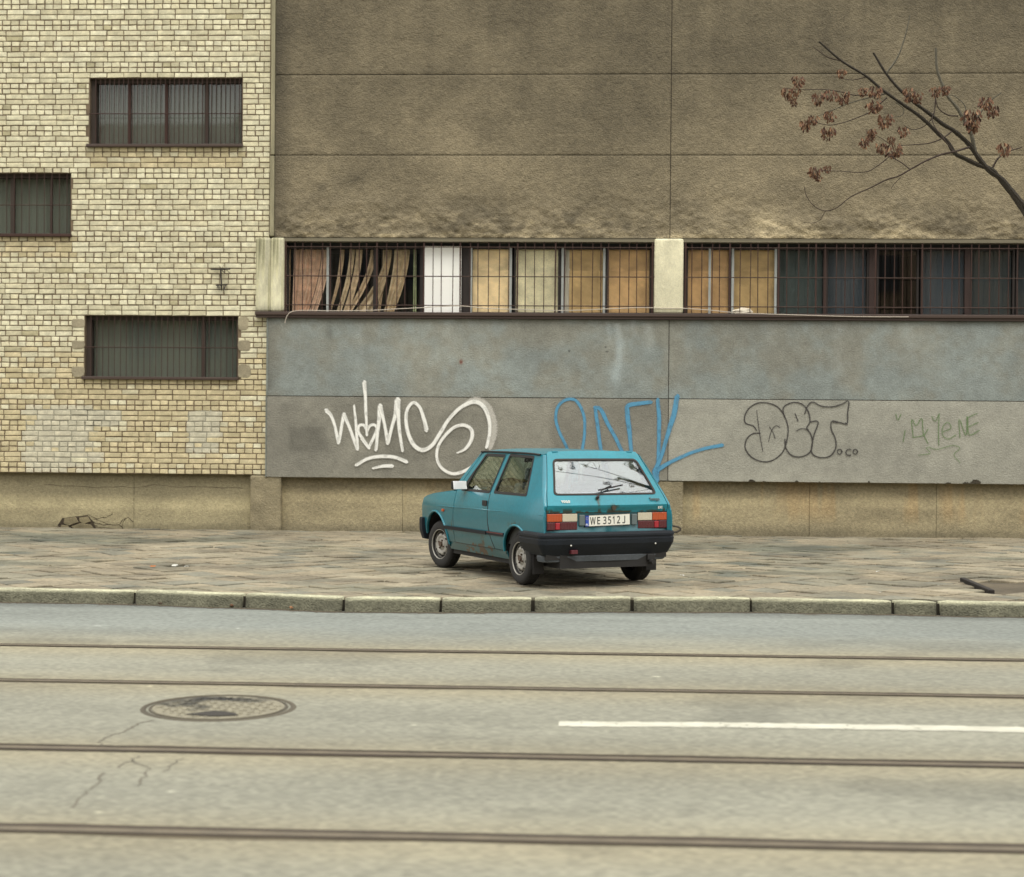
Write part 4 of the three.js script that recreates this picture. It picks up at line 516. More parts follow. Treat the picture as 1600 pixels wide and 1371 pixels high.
  graffito('blue spray tag half hidden behind the roof of the car', tone(84, 148, 182), [
    ['letter', [[[[400, 556], [350, 450], [322, 350], [342, 255], [395, 212], [460, 212], [505, 265], [532, 350], [535, 440], [520, 560], [505, 640], [450, 650], [400, 556]], 5]]],
    ['letter', [[[[660, 620], [648, 540], [630, 400], [612, 272]], [6, 6, 6, 6]], [[[612, 268], [645, 275], [700, 380], [760, 490], [815, 600]], [6, 7, 6, 6, 6]]]],
    ['letter', [[[[880, 640], [868, 480], [848, 300], [850, 258], [930, 240], [1020, 228]], [6, 6.5, 8, 8, 7, 6]]]],
    ['letter', [[[[1072, 212], [1082, 350], [1080, 500], [1078, 640], [1060, 790]], [6, 7, 6, 7, 8]], [[[1215, 188], [1190, 320], [1150, 450], [1100, 620], [1050, 735]], [8, 9, 7, 6, 7]], [[[1050, 740], [1130, 690], [1250, 630], [1380, 580], [1545, 545]], [8, 6, 5.5, 5.5, 6]], [[[1050, 735], [1066, 800]], 9]]],
  ], c5, alphaSoft, 1.25);
  const K = 2.7;
  graffito('black outline graffiti of bubble letters with three small rings right of the car', tone(62, 59, 56), [
    ['letter', [[[[168, 290], [150, 265], [100, 245], [95, 205], [125, 150], [180, 120], [240, 120], [300, 145], [345, 205], [366, 280], [357, 360], [330, 430], [270, 478], [210, 487], [140, 460], [98, 400], [108, 345], [145, 313], [190, 308]], K], [[[170, 168], [185, 290], [208, 422]], 1.6], [[[250, 270], [270, 300], [285, 340]], 1.7], [[[314, 272], [290, 262], [262, 295], [244, 360]], 1.6]]],
    ['letter', [[[[342, 205], [336, 150], [390, 118], [450, 125], [490, 170], [502, 240], [482, 278], [505, 310], [518, 370], [500, 430], [440, 457], [385, 445], [352, 400], [345, 348]], K], [[[410, 186], [428, 232]], 2.4], [[[418, 294], [450, 280], [492, 286]], 2]]],
    ['letter', [[[[470, 186], [490, 135], [517, 114], [570, 138], [640, 144], [700, 128], [743, 108], [738, 180], [732, 250], [690, 242], [640, 234], [636, 285], [660, 340], [664, 400], [630, 450], [575, 462], [530, 448], [513, 428], [525, 330], [552, 236], [505, 238]], K], [[[645, 236], [672, 242]], 3], [[[725, 246], [736, 252]], 3]]],
    ['ring', [[[[703, 425], [693, 440], [680, 438], [673, 424], [682, 410], [696, 411], [703, 425]], 2.6]]], ['ring', [[[[758, 412], [742, 409], [727, 425], [736, 446], [756, 446]], 2.6]]], ['ring', [[[[800, 425], [790, 440], [777, 437], [771, 424], [779, 411], [792, 411], [800, 425]], 2.6]]],
  ], c8, alphaSoft);
  graffito('faint green scrawled tag at the right edge of the wall', tone(100, 128, 78), [
    ['letter', [[[[1040, 190], [1052, 228], [1072, 190]], 1.8], [[[1097, 292], [1085, 362]], 1.8]]],
    ['letter', [[[[1148, 335], [1140, 220], [1166, 262], [1200, 215], [1212, 310], [1240, 372]], 2], [[[1150, 335], [1215, 320], [1240, 285]], 1.8]]],
    ['letter', [[[[1265, 205], [1285, 235], [1310, 188]], 1.8], [[[1310, 188], [1306, 300], [1308, 384]], 2]]],
    ['letter', [[[[1335, 300], [1385, 275], [1365, 240], [1335, 265], [1332, 320], [1365, 345], [1415, 320]], 1.8]]],
    ['letter', [[[[1440, 335], [1436, 220], [1478, 325], [1484, 205]], 2]]],
    ['letter', [[[[1488, 210], [1500, 320], [1560, 292]], 2], [[[1488, 212], [1548, 185]], 1.8], [[[1496, 268], [1552, 242]], 1.8]]],
    ['underline', [[[[1182, 446], [1255, 432], [1230, 402], [1240, 395], [1290, 410], [1400, 385], [1440, 402], [1402, 442], [1440, 492]], 1.5]]],
  ], c8, faint, 1.1);
}

// ---------------------------------------------------------------- the car
await (async () => {
  const car = thing('parked_car', 'worn teal three door hatchback parked askew on the pavement', 'car', [-.1566, 0, 7.666], Math.PI / 2 + .48983);
  const font = await new FontLoader().loadAsync('fonts/droid/droid_sans_bold.typeface.json');
  // half width of the body at x (forward from the rear axle) and height z
  const T = [[.20, .70], [.30, .735], [.45, .764], [.60, .772], [.71, .776], [.735, .772], [.85, .755], [.92, .736], [1.0, .705], [1.15, .647], [1.33, .577], [1.36, .565], [1.5, .52]];
  function half(x, z) { let y = T[0][1]; for (let i = 1; i < T.length; i++) if (z <= T[i][0] || i === T.length - 1) { const a = T[i - 1], b = T[i]; const t = clamp((z - a[0]) / (b[0] - a[0])); y = mix(a[1], b[1], t); break; } return y - .028 * clamp((.1 - x) / .75) ** 2 * 1 - .05 * clamp((x - 1.9) / .78) ** 2.4 - .012 * clamp((x - 1.0) / .3) * ss(1.1, 1.3, z); }
  const halfS = (x, z) => (half(x, z - .03) + half(x, z - .015) + half(x, z) + half(x, z + .015) + half(x, z + .03)) / 5;
  const side = s => (u, v) => V3(u, v, s * halfS(u, v));      // s = -1 the left side, +1 the right
  function surf(outline, holes, map, { t = .012, edge = .07, flip = false, uv } = {}) {
    const sh = new THREE.Shape(outline); for (const h of holes) sh.holes.push(new THREE.Path(h));
    let g = new THREE.ShapeGeometry(sh, 1); g.deleteAttribute('uv'); g.deleteAttribute('normal'); g = new TessellateModifier(edge, 7).modify(g); for (const k of Object.keys(g.attributes)) if (k !== 'position') g.deleteAttribute(k); g = mergeVertices(g, 1e-5);
    const p = g.attributes.position, n = p.count, A = [], B = [], N = [], UV = [], e = .004;
    for (let i = 0; i < n; i++) { const u = p.getX(i), v = p.getY(i), q = map(u, v), du = map(u + e, v).sub(map(u - e, v)), dv = map(u, v + e).sub(map(u, v - e)), nn = du.cross(dv).normalize(); if (flip) nn.negate(); A.push(q); N.push(nn); B.push(q.clone().addScaledVector(nn, -t)); UV.push(uv ? uv(u, v) : [u, v]); }
    const pos = [], nor = [], uvs = [], put = (q, nn, w) => { pos.push(q.x, q.y, q.z); nor.push(nn.x, nn.y, nn.z); uvs.push(w[0], w[1]); }, ix = g.index.array, E = new Map();
    for (let i = 0; i < ix.length; i += 3) { let [a, b, c] = [ix[i], ix[i + 1], ix[i + 2]]; if (flip) [b, c] = [c, b]; if (a === b || b === c || a === c) continue; for (const k of [a, b, c]) put(A[k], N[k], UV[k]); for (const k of [a, c, b]) put(B[k], N[k].clone().negate(), UV[k]); for (const [s, d] of [[a, b], [b, c], [c, a]]) { const r = d + '_' + s; if (E.has(r)) E.delete(r); else E.set(s + '_' + d, [s, d]); } }
    for (const [s, d] of E.values()) { const w = A[d].clone().sub(A[s]).cross(B[s].clone().sub(A[s])).normalize(); w.negate(); for (const [q, k] of [[A[s], s], [B[s], s], [A[d], d], [A[d], d], [B[s], s], [B[d], d]]) put(q, w, UV[k]); }
    const o = new THREE.BufferGeometry(); o.setAttribute('position', new THREE.Float32BufferAttribute(pos, 3)); o.setAttribute('normal', new THREE.Float32BufferAttribute(nor, 3)); o.setAttribute('uv', new THREE.Float32BufferAttribute(uvs, 2)); return o;
  }
  const poly = a => a.map(q => V2(q[0], q[1]));
  function round(a, r, n = 5) { const o = [], m = a.length; for (let i = 0; i < m; i++) { const p = V2(...a[(i + m - 1) % m]), q = V2(...a[i]), s = V2(...a[(i + 1) % m]), d1 = p.clone().sub(q), d2 = s.clone().sub(q), k = Math.min(r, d1.length() * .45, d2.length() * .45); const A = q.clone().addScaledVector(d1.normalize(), k), B = q.clone().addScaledVector(d2.normalize(), k); for (let j = 0; j <= n; j++) { const t = j / n; o.push(V2((1 - t) ** 2 * A.x + 2 * t * (1 - t) * q.x + t * t * B.x, (1 - t) ** 2 * A.y + 2 * t * (1 - t) * q.y + t * t * B.y)); } } return o; }
  function grow(a, d) { const m = a.length, o = []; let ar = 0; for (let i = 0; i < m; i++) ar += a[i][0] * a[(i + 1) % m][1] - a[(i + 1) % m][0] * a[i][1]; const s = ar > 0 ? 1 : -1; for (let i = 0; i < m; i++) { const p = V2(...a[(i + m - 1) % m]), q = V2(...a[i]), r = V2(...a[(i + 1) % m]), e1 = q.clone().sub(p).normalize(), e2 = r.clone().sub(q).normalize(), n1 = V2(e1.y * s, -e1.x * s), n2 = V2(e2.y * s, -e2.x * s), b = n1.clone().add(n2), k = d / Math.max(.3, 1 + n1.dot(n2)); o.push([q.x + b.x * k, q.y + b.y * k]); } return o; }
  // paint with rust, road dirt and painted-in shade towards the lower edges
  const sideTex = tex(1024, 384, (u, v) => {
    const x = u * 3.6 - .8, z = v * 1.45, n = fbm(x * 4, z * 4, 4), f = vn(x * 60, z * 60); let k = 1 + (n - .5) * .12 + (f - .5) * .06; const dirtAndShade = ss(.55, .25, z) * .45 + .3 * ss(.78, .70, z) + .1 * (n - .4); let r = 12, g = 120, b = 138; r = mix(r, 40, clamp(dirtAndShade)); g = mix(g, 76, clamp(dirtAndShade)); b = mix(b, 80, clamp(dirtAndShade));  // darker below the crease: shade of the inward-curving side, mixed with dirt
    const rust = Math.max(ss(.345 + .05 * fbm(x * 9, 1, 3), .335, z) * ss(.6, .66, x) * ss(1.55, 1.4, x) * ss(.47, .60, fbm(x * 14, z * 18, 3)), ss(.46, .6, fbm(x * 16, z * 16, 3)) * spot(x, z, .02, .605, .12, .03), .8 * ss(.5, .62, fbm(x * 22, z * 22, 3)) * spot(x, z, .86, .36, .05, .08), .9 * spot(x, z, .82, .765, .022, .02) * ss(.4, .55, fbm(x * 30, z * 30, 2)), ss(.5, .6, fbm(x * 30, z * 12, 2)) * spot(x, z, 1.70, .45, .02, .12) * .7);
    return [mix(r * k, 70, rust), mix(g * k, 48, rust), mix(b * k, 32, rust)];
  }, true, false);
  const rearTex = tex(512, 512, (u, v) => { // u across (-.8 .. .8), v height (.5 .. 1.4)
    const y = u * 1.6 - .8, z = v * .9 + .5, n = fbm(y * 5, z * 5, 4), f = vn(y * 70, z * 70); const k = 1 + (n - .5) * .12 + (f - .5) * .06; let r = 12, g = 130, b = 146;
    const rust = clamp(Math.max(ss(.777 + .03 * fbm(y * 12, 2, 3), .766, z) * ss(.755, .766, z) * ss(.42, .56, fbm(y * 10, z * 20, 3)) * .95, .8 * ss(.60, .70, fbm(y * 18, z * 9 + 4, 3)) * ss(.82, .775, z) * ss(.75, .77, z), 1.1 * spot(y, z, -.125, .90, .022, .02), .7 * spot(y, z, -.125, .87, .014, .04), .8 * spot(y, z, .05, .825, .05, .022) * ss(.35, .5, fbm(y * 40, z * 40, 2)), 0));
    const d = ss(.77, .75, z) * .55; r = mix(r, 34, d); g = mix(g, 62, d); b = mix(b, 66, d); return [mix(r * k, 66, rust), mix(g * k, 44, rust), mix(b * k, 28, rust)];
  }, true, false);
  const dentT = tex(256, 256, (u, v) => 255 * fbm(u * 5, v * 3, 3), false, false);
  const paintO = { bumpMap: dentT, bumpScale: .004, roughness: .42, specularIntensity: .6, clearcoat: .75, clearcoatRoughness: .14, metalness: 0 };
  const paint = phys(new THREE.Color().setScalar(1 / KV), { ...paintO, map: sideTex, side: THREE.DoubleSide }), rearPaint = phys(new THREE.Color().setScalar(1 / KV), { ...paintO, map: rearTex, side: THREE.DoubleSide });
  const topPaint = phys(tone(12, 122, 140, KV), { ...paintO, bumpMap: rough, bumpScale: .0004, side: THREE.DoubleSide });
  const sideUV = (u, v) => [(u + .8) / 3.6, v / 1.45], rearUV = (l, z) => [(l + .8) / 1.6, (z - .5) / .9];
  const rubber = std(new THREE.Color(.014, .013, .013), { roughness: .7 }), plastic = phys(new THREE.Color(.013, .018, .026), { roughness: .55, specularIntensity: .6, map: blotch2 }), greyPl = phys(new THREE.Color(.115, .13, .145), { roughness: .65, specularIntensity: .6, map: blotch2 }), under = std(new THREE.Color(.02, .019, .018)), trimRed = std(tone(96, 48, 48), { roughness: .6 }), gasket = std(tone(52, 46, 42, 1.3), { roughness: .8 });
  const carGlass = glassMat(new THREE.Color(.80, .86, .82), .02), rearGlass = glassMat(new THREE.Color(.84, .90, .92), .02, { ior: 2.3 });
  const arc = (cx, cz, r, a0, a1, n = 22) => { const o = []; for (let i = 0; i <= n; i++) { const a = mix(a0, a1, i / n) * Math.PI / 180; o.push([cx + r * Math.cos(a), cz + r * Math.sin(a)]); } return o; };
  const FA = [2.185, .30, .335], RA = [.01, .285, .315];
  const dwin = [[1.49, .925], [.735, .925], [.675, 1.322], [1.185, 1.322]], qwin = [[.622, .928], [-.165, .931], [-.03, 1.322], [.56, 1.330]];
  for (const s of [-1, 1]) {
    const L = s < 0, opt = { flip: L, uv: sideUV, t: .014 }, mp = side(s);
    const fender = [[1.665, .325], [1.66, .62], [1.628, .905], [2.0, .873], [2.3, .842], [2.55, .802], [2.66, .775], [2.695, .70], [2.70, .45], [2.69, .38], [2.512, .38], ...arc(...FA, 14, 180), [1.85, .26], [1.86, .325]].reverse();
    mesh('front_wing', surf(poly(fender), [], mp, opt), paint, car);
    const d = [[1.655, .325], [1.65, .62], [1.618, .912], [1.297, 1.340], [.652, 1.340], [.719, .915], [.709, .6], [.655, .45], [.585, .328]];
    const door = mesh('door', surf(poly(d), [round(dwin, .025)], mp, opt), paint, car);
    const ap = [[1.630, .913], [1.74, .916], [1.345, 1.352], [1.305, 1.342]];
    const seam = (pts, r, nm = 'door_seam') => mesh(nm, tube(pts.map(([x, z]) => V3(x, z, s * (halfS(x, z) - .003))), r, 40, 5), rubber, door);
    seam([[.715, .905], [.712, .75], [.704, .6], [.672, .49], [.612, .38], [.580, .328]], .0075); seam([[1.625, .90], [1.655, .62], [1.660, .34]], .0045); seam([[1.65, .323], [1.2, .323], [.60, .325]], .005);
    mesh('windscreen_pillar', surf(poly(ap), [], mp, opt), paint, car);
    const q = [[.576, .328], [.646, .45], [.700, .6], [.710, .915], [.643, 1.340], [-.195, 1.346], [-.39, 1.085], [-.572, .84], [-.598, .78], [-.612, .56], [-.60, .50], [-.33, .47], ...arc(...RA, 144, 8), [.322, .328]];
    mesh('rear_wing', surf(poly(q), [round(qwin, .035)], mp, opt), paint, car);
    mesh('sill_panel', surf(poly([[.30, .235], [1.87, .235], [1.87, .321], [.315, .321]]), [], (u, v) => V3(u, v, s * (halfS(u, v) - .012)), opt), paint, car);
    for (const [w, par, nm] of [[dwin, door, 'door_window'], [qwin, car, 'quarter_window']]) {
      const pane = mesh(nm, surf(round(grow(w, .008), .03), [], (u, v) => V3(u, v, s * (halfS(u, v) - .012)), { ...opt, t: .004 }), carGlass, par);
      mesh('window_seal', surf(round(grow(w, .012), .035), [round(grow(w, -.014), .025)], (u, v) => V3(u, v, s * (halfS(u, v) + .003)), { ...opt, t: .012 }), rubber, par === car ? pane : par);
    }
    const bl = [[1.49, .93], [1.40, .93], [1.275, 1.20], [1.19, 1.32], [1.215, 1.32]]; mesh('mirror_triangle', surf(poly(bl), [], (u, v) => V3(u, v, s * (halfS(u, v) + .002)), { ...opt, t: .012 }), rubber, door);
    // arches with flared lips and dark liners
    for (const [c, a0, a1] of [[FA, 12, 182], [RA, 6, 150]]) {
      const pts = arc(c[0], c[1], c[2] + .012, a0, a1, 26).map(([x, z]) => V3(x, z, s * (halfS(x, z) + .002))); mesh('arch_lip', tube(pts, .013, 40, 6), paint, car);
      const cg = new THREE.CylinderGeometry(c[2] + .004, c[2] + .004, .36, 28, 1, true, Math.PI / 2, Math.PI); cg.rotateX(Math.PI / 2); cg.translate(c[0], c[1], s * .545); const cap = new THREE.CircleGeometry(c[2] + .004, 28, 0, Math.PI); cap.translate(c[0], c[1], s * .37); mesh('wheel_well', [clean(cg), clean(cap)], new THREE.MeshStandardMaterial({ color: new THREE.Color(.008, .008, .008), roughness: 1, side: THREE.DoubleSide }), car);
    }
    // side moulding, drip rail, crease
    mesh('side_moulding', [surf(poly([[1.88, .463], [1.88, .50], [.722, .507], [.722, .470]]), [], (u, v) => V3(u, v, s * (halfS(u, v) + .012)), { ...opt, t: .014, flip: !L ? true : false }), surf(poly([[.700, .470], [.700, .507], [.292, .510], [.298, .473]]), [], (u, v) => V3(u, v, s * (halfS(u, v) + .012)), { ...opt, t: .014 })], plastic, car);
    mesh('moulding_stripe', surf(poly([[1.88, .487], [1.88, .499], [.30, .508], [.30, .496]]), [], (u, v) => V3(u, v, s * (halfS(u, v) + .0145)), { ...opt, t: .003 }), trimRed, car);
    mesh('drip_rail', tube([[1.335, 1.348], [1.25, 1.353], [.9, 1.357], [.4, 1.358], [0, 1.354], [-.17, 1.346]].map(([x, z]) => V3(x, z, s * (halfS(x, z) + .008))), .011, 40, 6), rubber, car);
    mesh('crease', tube([[2.56, .70], [2.0, .714], [1.2, .728], [.4, .738], [-.58, .745]].map(([x, z]) => V3(x, z, s * (halfS(x, z) - .002))), .006, 40, 6), paint, car);
    // handle
    const hz = s * (half(.8, .81) + .006); const hd = mesh('handle', [rbx(.735, .85, .775, .835, hz - .01, hz + .006, .006), rbx(.745, .84, .805, .825, hz, hz + .022, .006)], rubber, door);
    mesh('lock', (() => { const g = new THREE.CylinderGeometry(.011, .011, .01, 10); g.rotateX(Math.PI / 2); g.translate(.76, .787, hz + .008); return g; })(), std(tone(150, 150, 145), { metalness: .6, roughness: .4 }), hd);
    const il = s * (half(1.925, .67) + .006); mesh('side_indicator', rbx(1.90, 1.95, .655, .685, il - .012, il + .008, .006), phys(new THREE.Color(.42, .075, .02), { roughness: .3 }), car);
    // mirror
    if (!L) continue; const my = s * .83; const mg = rbx(1.345, 1.40, .93, 1.024, my - .082, my + .082, .02, 3); const mir = mesh('wing_mirror', [mg, bx(1.36, 1.43, .935, .975, s * .70, my)], rubber, car);
    const gl = new RoundedBoxGeometry(.006, .092, .160, 2, .003); gl.rotateZ(-.24); gl.translate(1.325, .978, my); mesh('mirror_glass', gl, std(new THREE.Color(.95, .95, .95), { metalness: 1, roughness: .3 }), mir);
  }
  // roof
  const roofMap = (u, v) => { const x = u, t = v, hw = halfS(x, 1.352) - .001, arcz = (1 - Math.abs(t) ** 3.2); return V3(x, 1.348 + (.046 - .012 * clamp((x - .8) / .5) ** 2 - .008 * clamp((.1 - x) / .3)) * arcz + .002, t * hw); };
  mesh('roof', surf(poly([[-.205, -1], [1.335, -1], [1.300, -.5], [1.285, 0], [1.300, .5], [1.335, 1], [-.205, 1], [-.2, 0]]), [], roofMap, { t: .03, edge: .12, flip: true, uv: (u, v) => [u, v] }), topPaint, car);
  // bonnet
  const ft = x => { const P = [[1.6, .915], [2.0, .875], [2.3, .844], [2.55, .806], [2.68, .772]]; for (let i = 1; i < P.length; i++) if (x <= P[i][0] || i === P.length - 1) return mix(P[i - 1][1], P[i][1], clamp((x - P[i - 1][0]) / (P[i][0] - P[i - 1][0]))); };
  mesh('bonnet', surf(poly([[1.72, -1], [2.665, -1], [2.68, 0], [2.665, 1], [1.72, 1], [1.76, 0]]), [], (u, v) => V3(u, ft(u) + .004 + .03 * (1 - Math.abs(v) ** 3), v * (halfS(u, ft(u)) - .004)), { t: .02, edge: .12, flip: true }), topPaint, car);
  mesh('scuttle', bx(1.60, 1.77, .86, .918, -.68, .68), rubber, car);
  // windscreen
  const wsM = (u, v) => { const z = mix(.925, 1.350, v), hw = mix(.695, .552, v); return V3(mix(1.735, 1.315, v) + .05 * (1 - u * u) * (1 - .3 * v), z, u * hw); };
  const ws = mesh('windscreen', surf(poly([[-1, 0], [1, 0], [1, 1], [-1, 1]]), [], wsM, { t: .005, edge: .15, flip: true }), carGlass, car);
  mesh('seal', surf(poly([[-1.02, -.02], [1.02, -.02], [1.02, 1.02], [-1.02, 1.02]]), [poly([[-.95, .06], [.95, .06], [.95, .94], [-.95, .94]])], wsM, { t: .012, edge: .15, flip: true }), rubber, ws);
  mesh('wiper', [bar(V3(1.72, .95, -.1), V3(1.66, 1.02, -.5), .007), bar(V3(1.72, .95, .35), V3(1.66, 1.02, -.02), .007)], rubber, car);
  // hatch: sloping upper part with the rear window; u = across to the left, v = along the slope 0..1 scaled to metres
  const SL = .66, zc = .842, hMap = (l, w) => { const s = w / SL, z = mix(zc, 1.376, s), x = mix(-.590, -.205, s) - .030 * (1 - (l / .72) ** 2) - .012 * Math.sin(Math.PI * clamp(s)); return V3(x, z + .014 * (1 - (l / .6) ** 2) * ss(.8, 1, s), -l); };
  const hUV = (l, w) => rearUV(-l, mix(zc, 1.376, w / SL)), hOut = [[-.695, 0], [.695, 0], [.672, .12], [.535, SL - .03], [.515, SL], [-.515, SL], [-.535, SL - .03], [-.672, .12]], rwin = [[-.588, .135], [.588, .135], [.482, .560], [-.482, .560]];
  const hatch = mesh('hatch', surf(poly(hOut), [round(rwin, .045)], hMap, { t: .02, edge: .08, uv: hUV, flip: true }), rearPaint, car);
  const off = d => (l, w) => { const q = hMap(l, w), n = V3(-.81, .585, 0); return q.addScaledVector(n, d); };
  const rw = mesh('rear_window', surf(round(grow(rwin, .008), .05), [], off(-.004), { t: .005, edge: .12, flip: true }), rearGlass, hatch);
  mesh('rear_window_seal', surf(round(grow(rwin, .012), .055), [round(grow(rwin, -.009), .04)], off(.005), { t: .014, edge: .12, flip: true }), gasket, hatch);
  // lower part of the hatch: a lip that runs back in under the ridge
  const lipMap = (l, z) => V3(mix(-.562, -.592, ss(.765, .842, z)) - .030 * (1 - (l / .72) ** 2), z, -l);
  mesh('hatch_lip', surf(poly([[-.700, .768], [.700, .768], [.695, .840], [-.695, .840]]), [], lipMap, { t: .015, edge: .1, flip: true, uv: (l, z) => rearUV(-l, z) }), rearPaint, hatch);
  // tail panel between the lamps and the strips joining sides and hatch
  const tail = mesh('tail_panel', surf(poly([[-.71, .54], [.71, .54], [.71, .766], [-.71, .766]]), [], (l, z) => V3(-.548 - .030 * (1 - (l / .72) ** 2) - .02 * ss(.62, .56, z), z, -l), { t: .02, edge: .15, flip: true, uv: (l, z) => rearUV(-l, z) }), rearPaint, car);
  for (const s of [-1, 1]) {
    const E = t => { const K = [[-.612, .56], [-.598, .78], [-.572, .84], [-.39, 1.085], [-.195, 1.346]], k = clamp(t) * (K.length - 1), i = Math.min(K.length - 2, Math.floor(k)), x = mix(K[i][0], K[i + 1][0], k - i), z = mix(K[i][1], K[i + 1][1], k - i); return V3(x, z, s * halfS(x, z)); };
    const Hh = t => { const e = E(t), z = e.y; if (z <= .842) { const q = z < .768 ? V3(-.575, z, 0) : lipMap(.7, z); return V3(q.x, z, s * .702); } const w = (z - zc) / (1.376 - zc) * SL, l = w < .12 ? mix(.698, .676, w / .12) : mix(.676, .538, (w - .12) / (SL - .15)); const q = hMap(l, w); return V3(q.x, q.y, s * (l + .004)); };
    const pos = [], idx = [], uv = [], n = 28, m = 4; for (let i = 0; i <= n; i++) for (let j = 0; j <= m; j++) { const a = E(i / n), b = Hh(i / n), t = j / m, q = a.clone().lerp(b, t), bul = Math.sin(Math.PI * t) * .010; q.x -= bul * .8; q.z += s * bul * .8; pos.push(q.x, q.y, q.z); uv.push((q.x + .8) / 3.6, q.y / 1.45); }
    for (let i = 0; i < n; i++) for (let j = 0; j < m; j++) { const o = i * (m + 1) + j; idx.push(o, o + 1, o + m + 1, o + 1, o + m + 2, o + m + 1); } const g = new THREE.BufferGeometry(); g.setAttribute('position', new THREE.Float32BufferAttribute(pos, 3)); g.setAttribute('uv', new THREE.Float32BufferAttribute(uv, 2)); g.setIndex(idx); g.computeVertexNormals(); mesh('rear_pillar_edge', g, paint, car);
    // lamps
    const lo = s * .696, li = s * .352, lamp = (name, a, b, z0, z1, c, x = -.583) => { const m = phys(new THREE.Color().setRGB(...c), { roughness: .18, clearcoat: .6, bumpMap: ribs, bumpScale: .003 }); const g = rbx(x, -.53, z0, z1, Math.min(a, b), Math.max(a, b), .006); uvXY(g, 1, 'z', 'y'); return mesh(name, g, m, tl); };
    const ribs = tex(64, 64, (u, v) => 255 * (.5 + .5 * Math.sin(u * 6.283 * 8)), false); ribs.repeat.set(4, 4);
    const tl = mesh('tail_lamp', rbx(-.574, -.525, .588, .762, Math.min(lo, li) - .006, Math.max(lo, li) + .006, .006), rubber, car), mid = s * .525, r0 = s * .60, r1 = s * .55;
    lamp('indicator_lens', lo, mid, .677, .757, [.42, .070, .016]); lamp('reversing_lens', mid - s * .004, li, .677, .757, [.55, .50, .38]); lamp('brake_lens', lo, r0 + s * .003, .594, .672, [.085, .007, .013]); lamp('reflector', r0, r1, .598, .668, [.34, .012, .025], -.586); lamp('fog_lens', r1 - s * .003, li, .594, .672, [.08, .008, .014]);
    mesh('plate_lamp', rbx(-.60, -.55, .632, .745, s * .272 - .0, s * .335, .01), std(tone(96, 108, 108), { roughness: .6 }), car);
  }
  // number plate
  const cv = document.createElement('canvas'); cv.width = 1040; cv.height = 228; const cx = cv.getContext('2d'); cx.fillStyle = '#f0eee2'; cx.fillRect(0, 0, 1040, 228); cx.fillStyle = '#2c4fae'; cx.fillRect(0, 0, 84, 228); cx.fillStyle = '#f2f2ee'; cx.font = 'bold 60px sans-serif'; cx.fillText('PL', 6, 212); cx.fillStyle = '#e8c838'; for (let i = 0; i < 12; i++) { cx.beginPath(); cx.arc(42 + 26 * Math.cos(i / 12 * 6.283), 66 + 26 * Math.sin(i / 12 * 6.283), 4, 0, 7); cx.fill(); }
  cx.strokeStyle = '#20201e'; cx.lineWidth = 6; cx.strokeRect(4, 4, 1032, 220); cx.fillStyle = '#171614'; cx.textBaseline = 'alphabetic'; const putT = (s, x, w) => { cx.save(); cx.font = '205px sans-serif'; const m = cx.measureText(s).width; cx.translate(x, 190); cx.scale(w / m, 1); cx.lineWidth = 7; cx.strokeStyle = '#171614'; cx.fillText(s, 0, 0); cx.strokeText(s, 0, 0); cx.restore(); }; putT('W', 112, 125); putT('E', 262, 86); putT('3', 408, 86); putT('5', 518, 86); putT('1', 622, 80); putT('2', 728, 88); cx.lineWidth = 22; cx.strokeStyle = '#171614'; cx.beginPath(); cx.moveTo(915, 42); cx.lineTo(915, 160); cx.quadraticCurveTo(915, 188, 885, 184); cx.lineTo(858, 178); cx.stroke();
  const pt = new THREE.CanvasTexture(cv); pt.colorSpace = THREE.SRGBColorSpace;
  const plg = new THREE.PlaneGeometry(.52, .114); plg.rotateY(-Math.PI / 2); plg.translate(-.5955, .687, 0); const plb = bx(-.594, -.575, .628, .746, -.262, .262);
  const plate = mesh('number_plate', plb, rubber, car); mesh('plate_face', plg, std(new THREE.Color().setScalar(.86), { map: pt, roughness: .45 }), plate); plate.position.set(0, 0, .006); plate.rotation.set(-.022, 0, 0); plate.position.y = .0;
  // badges
  const text = (s, size, l0, z, x, m, name, w) => { const g = new TextGeometry(s, { font, size, depth: .004, curveSegments: 3, bevelEnabled: false }); g.computeBoundingBox(); const k = w / (g.boundingBox.max.x - g.boundingBox.min.x); g.scale(k, 1, 1); g.rotateX(-.62); g.rotateY(-Math.PI / 2); g.translate(x, z, -l0); mesh(name, g, m, hatch); };
  const silver = std(tone(225, 225, 215), { roughness: .4 }), darkL = std(tone(60, 62, 60), { roughness: .5 });
  text('YUGO', .030, .540, .868, -.594, silver, 'badge', .098); text('Tempo', .034, -.485, .880, -.590, darkL, 'badge', .12); { const g = new TextGeometry('EFI', { font, size: .026, depth: .004 }); g.rotateY(-Math.PI / 2); g.translate(-.602, .796, .575); g.scale(1, 1, 1); mesh('badge', g, silver, hatch); }
  // wiper and lock
  const hp = (l, w, d) => off(d)(l, w); mesh('rear_wiper', [bar(hp(.125, .085, .03), hp(.06, .165, .035), .007), bar(hp(.10, .165, .03), hp(-.20, .225, .03), .008), bar(hp(.06, .165, .03), hp(-.06, .215, .035), .009), (() => { const g = new THREE.SphereGeometry(.018, 10, 8); const q = hp(.125, .085, .02); g.translate(q.x, q.y, q.z); return g; })()], rubber, hatch);
  { const g = new THREE.CylinderGeometry(.024, .024, .016, 18); g.rotateZ(Math.PI / 2); g.translate(-.624, .812, .045); mesh('hatch_lock', [g, rbx(-.634, -.62, .806, .818, .037, .053, .003)], std(tone(78, 70, 58), { roughness: .5, metalness: .3 }), hatch); }
  mesh('hinge', [rbx(-.235, -.19, 1.362, 1.388, -.47, -.40, .008), rbx(-.235, -.19, 1.362, 1.388, .40, .47, .008)], topPaint, hatch);
